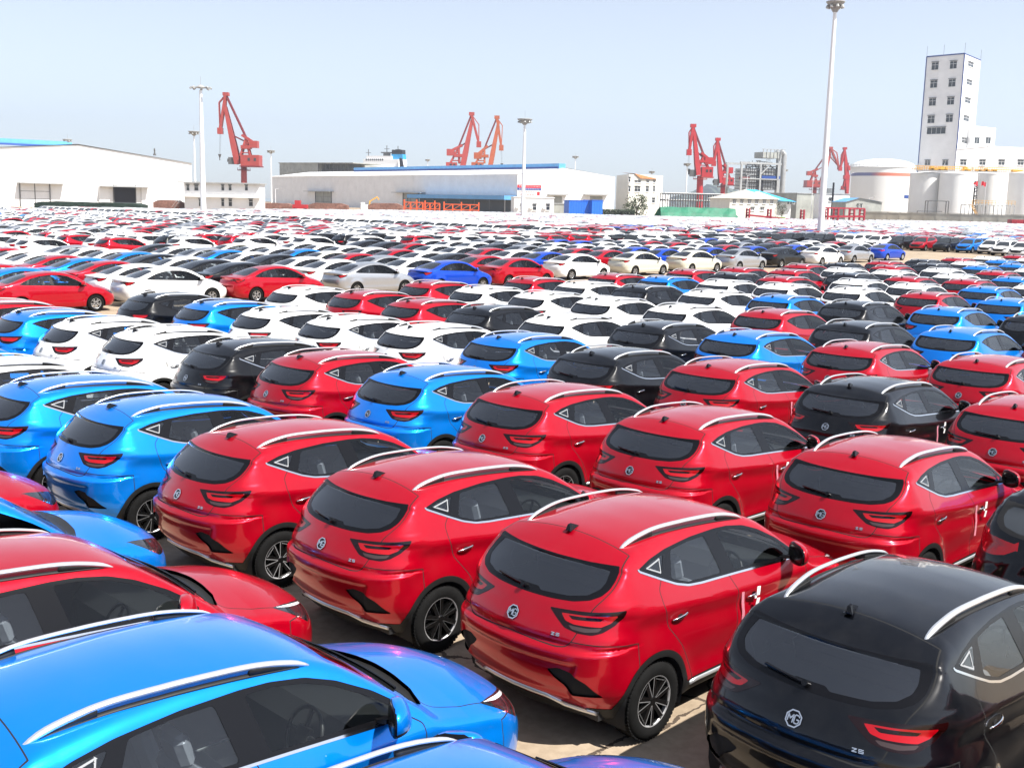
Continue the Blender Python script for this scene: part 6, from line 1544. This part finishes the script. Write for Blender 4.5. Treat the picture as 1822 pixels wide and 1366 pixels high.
# ---- big striped tank
def stripe_mat():
    m, t, o = new_mat("tank_paint_with_stripe"); p = t.nodes.new("ShaderNodeBsdfPrincipled"); p.inputs["Roughness"].default_value = .45
    tc = t.nodes.new("ShaderNodeTexCoord"); sx = t.nodes.new("ShaderNodeSeparateXYZ"); t.links.new(tc.outputs["Object"], sx.inputs[0])
    n = t.nodes.new("ShaderNodeTexNoise"); n.inputs["Scale"].default_value = .12; n.inputs["Detail"].default_value = 6; t.links.new(tc.outputs["Object"], n.inputs["Vector"])
    r = t.nodes.new("ShaderNodeValToRGB"); r.color_ramp.elements[0].color = (.76, .76, .73, 1); r.color_ramp.elements[1].color = (.82, .82, .80, 1); t.links.new(n.outputs[0], r.inputs[0])
    r2 = t.nodes.new("ShaderNodeMapRange"); r2.inputs[1].default_value = -9; r2.inputs[2].default_value = -5; t.links.new(sx.outputs[0], r2.inputs[0])
    st = t.nodes.new("ShaderNodeMix"); st.data_type = 'RGBA'; st.inputs[6].default_value = (.18, .20, .36, 1); st.inputs[7].default_value = (.60, .20, .14, 1); t.links.new(r2.outputs[0], st.inputs[0])
    def cmp(op, v): q = t.nodes.new("ShaderNodeMath"); q.operation = op; q.inputs[1].default_value = v; t.links.new(sx.outputs[2], q.inputs[0]); return q
    return m, t, p, o, cmp, st, r
P = at_depth(1568, 340, 500); Rt = (1622 - 1513) / 2 * 500 / F_PX * 1.0; zt = at_depth(1568, 297, 500 - Rt).z; zp = at_depth(1568, 284, 500).z
m_, t_, p_, o_, cmp, st, r = stripe_mat(); za, zb = at_depth(1568, 313, 500 - Rt).z, at_depth(1568, 307, 500 - Rt).z
g1, g2 = cmp('GREATER_THAN', za), cmp('LESS_THAN', zb); mu = t_.nodes.new("ShaderNodeMath"); mu.operation = 'MULTIPLY'; t_.links.new(g1.outputs[0], mu.inputs[0]); t_.links.new(g2.outputs[0], mu.inputs[1])
mx = t_.nodes.new("ShaderNodeMix"); mx.data_type = 'RGBA'; t_.links.new(mu.outputs[0], mx.inputs[0]); t_.links.new(r.outputs[0], mx.inputs[6]); t_.links.new(st.outputs[2], mx.inputs[7]); t_.links.new(mx.outputs[2], p_.inputs["Base Color"]); t_.links.new(p_.outputs[0], o_.inputs[0])
t = empty('storage_tank', (P.x, P.y, 0), 0, "big white storage tank with a blue and red stripe and low domed roof", 'tank')
m = MB(); m.smooth = True; m.lathe([(Rt, 0), (Rt, zt)], 64); m.build('shell', m_, t)
m = MB(); m.smooth = True; m.lathe([(Rt + .3, zt), (Rt + .3, zt + .3)] + [(Rt * math.cos(a), zt + .3 + (zp - zt) * math.sin(a)) for a in [k * PI / 2 / 10 for k in range(11)]], 64); m.build('roof', M_tank, t)
m = MB()
for k in range(40): a = 2 * PI * k / 40; m.bar((Rt * math.cos(a), Rt * math.sin(a), zt + .3), (Rt * math.cos(a), Rt * math.sin(a), zt + 1.4), .1)
m.lathe([(Rt - .06, zt + 1.35), (Rt + .06, zt + 1.35), (Rt + .06, zt + 1.45)], 64); m.build('railing', M_greysteel, t)
a0 = math.radians(-62); m = MB(); z = at_depth(1605, 350, 490).z
for k in range(8): a = a0 + k * .06; m.box(-.1, .1, -.45, .45, -.7, .7, Matrix.Translation(((Rt + .05) * math.cos(a), (Rt + .05) * math.sin(a), z)) @ Matrix.Rotation(a, 4, 'Z'))
m.build('blue_sign', M_navy, t)
# ---- row of silo tanks
def silo(u0, u1, vt, D, label):
    u = (u0 + u1) / 2; P = at_depth(u, 345, D); R = (u1 - u0) / 2 * D / F_PX; zt = at_depth(u, vt, D - R).z
    t = empty('silo_tank', (P.x, P.y, 0), 0, label, 'tank', 'white silo tanks along the wall'); m = MB(); m.smooth = True; m.lathe([(R, 0), (R, zt)], 40); m.build('shell', M_tank, t)
    m = MB(); m.smooth = True; m.lathe([(R + .15, zt), (R + .15, zt + .25), (R * .5, zt + .8), (.01, zt + 1.0)], 40); m.build('roof', M_tank, t); return P, R, zt
tanks = [silo(1619, 1676, 309, 452, "leftmost white silo tank, touching the striped tank's right edge"), silo(1672, 1729, 309, 440, "second white silo tank, left of the dark gap with flags"), silo(1739, 1782, 309, 462, "narrower white silo tank behind the red flags"), silo(1795, 1850, 309, 440, "rightmost white silo tank, cut by the picture's right edge")]
w = Wall(1622, 446, 1850, 446); t = thing_at(w, 'walkway', "yellow railed walkway across the tops of the silo tanks", 'walkway'); L = w.L; z = w.at(1730, 310)[1]
m = MB(); m.box(0, L, -1.5, 1.5, z + .9, z + 1.15); m.build('deck', M_greysteel, t); m = MB()
for k in range(56):
    x = L * k / 55
    for y in (-1.5, 1.5): m.bar((x, y, z + 1.15), (x, y, z + 2.7), .10)
for y in (-1.5, 1.5):
    for zz in (1.9, 2.7): m.bar((0, y, z + zz), (L, y, z + zz), .12)
m.build('railing', M_yellow, t)
m = MB(); rr = random.Random(21)
for k in range(26): x = rr.uniform(0, L); h = rr.uniform(.5, 2.4); m.box(x, x + rr.uniform(.6, 2.5), -.9, .9, z + 1.15, z + 1.15 + h * .6)
m.build('pipework', [M_yellow], t)
m = MB()
for k in range(14): x = rr.uniform(0, L * .6); m.bar((x, 1.2, z + 1.15), (x, 1.2, z + rr.uniform(2, 4)), .16); m.bar((x, 1.2, z + 2), (x + 3, 1.2, z + 2), .14)
m.build('valves', M_greysteel, t)
w = Wall(1729, 462, 1742, 462); t = thing_at(w, 'ladder_tower', "dark steel ladder tower in the gap between silo tanks", 'ladder tower'); m = MB(); zt = w.at(1735, 323)[1]; L = w.L
for x in (0, L):
    for y in (0, 3): m.bar((x, y, 0), (x, y, zt), .3)
for k in range(9): z0 = zt * k / 9; z1 = zt * (k + 1) / 9; m.bar((0, 0, z0), (L, 0, z1) if k % 2 else (L, 0, z0 + .1), .22); m.bar((0, 0, z1), (L, 0, z1), .22); m.bar((0, 3, z0), (L, 3, z1), .22)
m.box(0, L, 4.5, 5, 0, zt); m.build('frame', M_dark, t)
w = Wall(1715, 415, 1803, 415); t = thing_at(w, 'loading_platform', "steel loading platform with yellow rails before the silo tanks", 'platform'); L = w.L; z = w.at(1760, 366)[1]
m = MB(); m.box(0, L, -2, 2, z, z + .25)
for k in range(7): m.bar((L * k / 6, -1.8, 0), (L * k / 6, -1.8, z), .25); m.bar((L * k / 6, 1.8, 0), (L * k / 6, 1.8, z), .25)
m.build('deck', M_greysteel, t); m = MB()
for k in range(16): m.bar((L * k / 15, -2, z + .25), (L * k / 15, -2, z + 1.8), .1)
for zz in (1.0, 1.8): m.bar((0, -2, z + zz), (L, -2, z + zz), .1)
x0, _ = w.at(1722, 370); m.bar((x0, -2.4, z + .3), (x0 + 4.5, -2.4, .3), .5, .2); m.bar((x0, -2.4, z + 1.4), (x0 + 4.5, -2.4, 1.4), .12); m.build('stair_and_rail', M_yellow, t)
for u, lb in ((1736, "red flag with white on a pole left of the two flags by the silo tanks"), (1751, "plain red flag on a pole right of the two flags by the silo tanks")):
    P = at_depth(u + (-4 if u < 1740 else 4), 324, 412); t = empty('flag', (P.x, P.y, 0), 0, lb, 'flag', 'flags by the silo tanks'); m = MB(); m.cone((0, 0, 0), (0, 0, P.z + .4), .09, .06, 8); m.build('pole', M_mast, t)
    m = MB(); sg = 1 if u < 1740 else -1
    vs = []; n = 8
    for i in range(n + 1):
        for j in (0, 1): vs.append((sg * 1.7 * i / n, .18 * math.sin(i * 1.1), P.z - 1.5 * j - .25 * math.sin(i * .8)))
    m.mi = 0; m.add(vs, [(2 * i, 2 * i + 1, 2 * i + 3, 2 * i + 2) for i in range(n)])
    if u < 1740: m.mi = 1; m.add([(q[0] , q[1] - .02, q[2] - .7) if k % 2 == 0 else (q[0], q[1] - .02, q[2] - .35) for k, q in enumerate(vs[:10])], [(2 * i, 2 * i + 1, 2 * i + 3, 2 * i + 2) for i in range(4)])
    m.build('cloth', [M_flag, M_white], t)
w = Wall(1652, 425, 1689, 425); t = thing_at(w, 'pipe_portal', "dark steel pipe portal before the leftmost silo tanks", 'steel frame'); L = w.L; z = w.at(1670, 358)[1]; m = MB()
for x in (0, L): m.bar((x, 0, 0), (x, 0, z), .3); m.bar((x, 2.5, 0), (x, 2.5, z), .3)
m.bar((0, 0, z), (L, 0, z), .3); m.bar((0, 2.5, z), (L, 2.5, z), .3); m.bar((-3.8, 0, z * .55), (L * .72, 0, z * .55), .25); m.bar((-3.8, 0, 0), (-3.8, 0, z * .55), .25); m.build('frame', M_darkgrey, t)
m = MB(); m.smooth = True; m.lathe([(.01, -4), (1.1, -3.8), (1.3, -3.4), (1.3, 3.4), (1.1, 3.8), (.01, 4)], 20, 'z', Matrix.Translation((L * .2, 1.2, 1.9)) @ Matrix.Rotation(PI / 2, 4, 'Y')); m.build('vessel', M_tank, t)
# ---- white factory tower
w = Wall(1634, 505, 1700, 492, 290); t = thing_at(w, 'factory_tower', "tall white factory tower with five window rows, blue edge trim and lower wings", 'tower')
w2 = Wall(1700, 492, 1729, 512, 290); L = w.L; zt = w.at(1700, 97)[1]
B_ = w.local((w2.B.x, w2.B.y, 0)); A0, A1, A2, A3 = Vector((0, 0, 0)), Vector((L, 0, 0)), Vector((B_.x, B_.y, 0)), Vector((B_.x - L, B_.y, 0))
m = MB(); m.add([A0, A1, A2, A3] + [p + up * zt for p in (A0, A1, A2, A3)], [(0, 1, 5, 4), (1, 2, 6, 5), (2, 3, 7, 6), (3, 0, 4, 7), (4, 5, 6, 7)]); m.build('wall', M_wgrey, t)
m = MB(); m.bar(A0 + up * zt, A1 + up * zt, .5, .5); m.bar(A0, A0 + up * zt, .35); m.bar(A1, A1 + up * zt, .35); m.bar(A1 + up * zt, A2 + up * zt, .3); m.build('edge_trim', M_navy, t)
m = MB()
for k in (.26, .44, .62, .80): m.box(.2, L - .2, -.035, -.002, zt * k, zt * k + .12)
for k in (.33, .67): m.box(L * k - .04, L * k + .04, -.03, -.002, 0, zt - .5)
m.build('panel_joint', M_wgrey, t)
for a in (A0, A0 + (A1 - A0) * .45, A1, A2): m = MB(); m.bar(a + up * zt, a + up * (zt + 4.5), .09); m.build('lightning_rod', M_darkgrey, t)
for v in (110, 142, 174, 205):
    for u in (1658.5 - (v - 110) * .075, 1691 - (v - 110) * .075): window(t, w, u, v + (2 if u < 1675 else 0), u + 11, v + 12 + (2 if u < 1675 else 0), 1)
window(t, w, 1650, 228, 1682, 238, 3, mullion=False)
for k in range(7):
    if k < 3: window(t, w, 1646 + k * 31.5, 286, 1655 + k * 31.5, 294, 1) if k < 2 else None
ts = empty('sunlit_side', A1, w2.rz - w.rz); ts.parent = t
for v in (110, 142, 174, 206, 245): window(ts, w2, 1724 - (v - 110) * .085 - 1.5, v, 1724 - (v - 110) * .085 + 7.5, v + 11, 1)
# low wing with windows running right
w3 = Wall(1700, 491.6, 1850, 500, 290); tw = empty('low_wing', w.local(w3.A), w3.rz - w.rz); tw.parent = t; z1 = w3.at(1705, 266)[1]; xp, zp = w3.at(1760, 260); x2, z2 = w3.at(1845, 264)
m = MB(); m.add([(0, 0, 0), (w3.L, 0, 0), (w3.L, 0, z2), (xp, 0, zp), (0, 0, z1), (0, 25, 0), (w3.L, 25, 0), (w3.L, 25, z2), (xp, 25, zp), (0, 25, z1)], [(0, 1, 2, 3, 4), (4, 3, 8, 9), (3, 2, 7, 8)]); m.bar((0, -.1, z1), (xp, -.1, zp), .3); m.build('wing_wall', M_wgrey, tw)
for k in range(4): window(tw, w3, 1709 + k * 34, 285, 1719 + k * 34, 294, 1)
w4 = Wall(1704, 496, 1770, 512, 250); tu = empty('upper_wing', w.local(w4.A), w4.rz - w.rz); tu.parent = t; z1 = w4.at(1760, 227)[1]
m = MB(); x0, _ = w4.at(1729, 240); m.box(x0, w4.L, 0, 14, 0, z1); m.build('wing_wall', M_wwhite, tu)
for u in (1734, 1754): window(tu, w4, u, 245, u + 8, 256, 1, mullion=False)
x, z = w4.at(1746, 199); m = MB(); m.smooth = True; m.cone((x, 6, z1), (x, 6, z1 + (z - z1) * .6), 1.7, 1.6, 18); m.cone((x, 6, z1 + (z - z1) * .6), (x, 6, z), 1.25, 1.25, 18); m.build('roof_cylinder', M_greysteel, tu)
# ---- concrete wall along the right, in panels with posts
w = Wall(1540, 400, 1850, 378); t = thing_at(w, 'concrete_wall', "stained concrete boundary wall along the right, behind the far cars", 'wall'); L = w.L; z = w.at(1700, 381)[1]; n = 14
for k in range(n):
    m = MB(); m.box(L * k / n + .12, L * (k + 1) / n - .12, 0, .3, 0, z - .004 * (k % 3)); m.build('panel', M_conc, t)
m = MB()
for k in range(n + 1): m.box(L * k / n - .12, L * k / n + .12, -.08, .38, 0, z + .1)
m.box(0, L, -.12, .42, z + .102, z + .3); m.build('coping', M_conc, t)
P = at_depth(1811, 402, 340); m = MB(); m.box(-2.0, 2.0, 0, 3, 0, at_depth(1811, 391, 340).z)
for k in range(6): m.box(-1.9 + k * .7, -1.6 + k * .7, -.1, -.004, .1, at_depth(1811, 391, 340).z - .1)
o = m.build('crate_stack', M_maroon, None, (P.x, P.y, 0)); tag(o, "dark red steel crate at the foot of the concrete wall, far right", 'crate')
# ---- maroon loading ramps
def ramp(us, vt, D, label, slope):
    w = Wall(us[0], D, us[1], D * 1.01); t = thing_at(w, 'loading_ramp', label, 'loading ramp', 'dark red loading ramps'); L = w.L; zt = w.at(us[0], vt)[1]
    for f in (0.0, .28, .72, 1.0):
        m = MB()
        for y in (0, 2.4):
            x = L * f; m.bar((x, y, 0), (x, y, zt), .45, .45)
        for k in range(5): m.bar((L * f, 0, zt * (k + .5) / 5), (L * f, 2.4, zt * (k + .5) / 5), .3)
        m.build('post', M_maroon, t)
    m = MB(); h = zt * .55
    for y in (0, 2.4): m.bar((0, y, h if slope < 0 else h * .9), (L, y, h * .25 if slope < 0 else h), .45, .5)
    n = 14
    for k in range(n): f = k / n; zz = h + (h * .25 - h) * f if slope < 0 else h * .95; m.bar((L * f, 0, zz), (L * f, 2.4, zz), .3)
    m.build('deck', M_maroon, t)
    if slope > 0:
        m = MB(); m.bar((0, 0, zt), (L, 0, zt), .4); m.bar((0, 2.4, zt), (L, 2.4, zt), .4)
        for k in range(8): m.bar((L * k / 7, 0, h), (L * k / 7, 0, zt), .2)
        m.build('guard_rail', M_maroon, t)
ramp((1335, 1470), 371, 330, "dark red loading ramp left of the tallest lamp mast, sloping down to the right", -1)
ramp((1475, 1540), 370, 325, "dark red railed loading ramp right of the tallest lamp mast", 1)
# ---- orange transport racks
def rack(u0, u1, v0, D, label):
    w = Wall(u0, D, u1, D); t = thing_at(w, 'transport_rack', label, 'rack', 'orange car transport racks'); L = w.L; zt = w.at(u0, v0)[1]; m = MB(); n = max(3, int(L / 3))
    for k in range(n + 1):
        for y in (0, 2.4): m.bar((L * k / n, y, 0), (L * k / n, y, zt * (1 if k % 2 == 0 else .8)), .28)
    m.build('posts', M_orange, t); m = MB()
    for y in (0, 2.4):
        for z in (zt * .35, zt * .8): m.bar((0, y, z), (L, y, z), .26)
    for k in range(n): m.bar((L * k / n, 0, zt * .35), (L * (k + 1) / n, 0, zt * .8), .16)
    m.build('rails', M_orange, t)
rack(719, 752, 355, 400, "leftmost orange transport rack before the blue canopy"); rack(756, 782, 357, 404, "middle orange transport rack before the blue canopy"); rack(790, 852, 359, 398, "longest orange transport rack before the blue canopy")
stack(463, 520, 361, 373, 395, 'goods_stack', "low stack of reddish goods left of the central warehouse doors", 'stack', M_brick, 4)
stack(548, 618, 361, 373, 395, 'goods_stack', "reddish brown goods stack under the first warehouse canopy", 'stack', M_brick, 4)
stack(655, 716, 361, 373, 392, 'goods_stack', "reddish goods stack between the digger and the orange racks", 'stack', M_brick, 4)
w = Wall(520, 388, 546, 388); t = thing_at(w, 'red_machine', "bright red machine parked among the goods stacks", 'machine'); m = MB(); m.box(0, w.L, 0, 2.5, .8, 2.2); m.box(.8, 2.6, .1, 2.4, 2.2, 3.6); m.build('body', M_crane2, t)
for k in range(4):
    m = MB(); m.smooth = True; m.lathe([(.01, -.2), (.5, -.2), (.5, .2), (.01, .2)], 14, 'y', Matrix.Translation((.8 + (k % 2) * (w.L - 1.6), 0 if k < 2 else 2.5, .5))); m.build('wheel', M_tyre, t)
# digger and a few lorries
w = Wall(640, 392, 672, 392); t = thing_at(w, 'digger', "digger with raised yellow arm among the goods stacks", 'digger'); L = w.L
m = MB(); m.box(0, L * .6, 0, 2.6, .2, 1.0); m.build('tracks', M_tyre, t); m = MB(); m.bevbox(.2, L * .55, .1, 2.5, 1.0, 2.6, .2); m.bevbox(.3, 1.7, .1, 1.2, 2.6, 3.4, .1); m.build('cab', M_wwhite, t)
m = MB(); m.bar((L * .5, 1.3, 1.8), (L * .55, 1.3, 4.0), .45); m.bar((L * .5, 1.3, 3.7), (L * .95, 1.3, 5.4), .4); m.bar((L * .95, 1.3, 5.4), (L * 1.05, 1.3, 4.4), .35); m.build('arm', M_yellow, t)
# ---- far hills
def hill(u0, u1, peaks, D, label):
    t = MB(); n = 60; vs = []
    for i in range(n + 1):
        u = u0 + (u1 - u0) * i / n; v = float(np.interp(u, [p[0] for p in peaks], [p[1] for p in peaks])) + .6 * math.sin(i * 1.7) * (0 if i in (0, n) else 1)
        P = at_depth(u, v, D)
        for k, f in enumerate((0, .5, .85, 1.0, .8, 0)):
            vs.append((P.x + math.sin(i * 3 + k) * 6, D - 500 + 500 * (k / 3.0) + 20 * math.sin(i + k * 2), max(-2, P.z * f)))
    t.smooth = True; t.add(vs, [(i * 6 + k, (i + 1) * 6 + k, (i + 1) * 6 + k + 1, i * 6 + k + 1) for i in range(n) for k in range(5)])
    o = t.build('hills', simple("wooded_hill", (.06, .09, .05), .9, noise=.4, scale=.02)); tag(o, kind='structure')
hill(1165, 1345, [(1165, 362), (1200, 350), (1230, 342), (1262, 328), (1290, 332), (1315, 345), (1345, 362)], 4200, "")
# ------------------------------------------------------------------ air
m = MB(); m.box(-3200, 3200, -420, 6200, -3.0, 420.0)
_m, _t, _o = new_mat("harbour_haze"); _v = _t.nodes.new("ShaderNodeVolumePrincipled"); _v.inputs["Density"].default_value = .00016; _v.inputs["Color"].default_value = (.80, .88, 1.0, 1); _v.inputs["Anisotropy"].default_value = .3
_t.links.new(_v.outputs[0], _o.inputs["Volume"])
o = m.build('haze', _m); tag(o, kind='stuff')
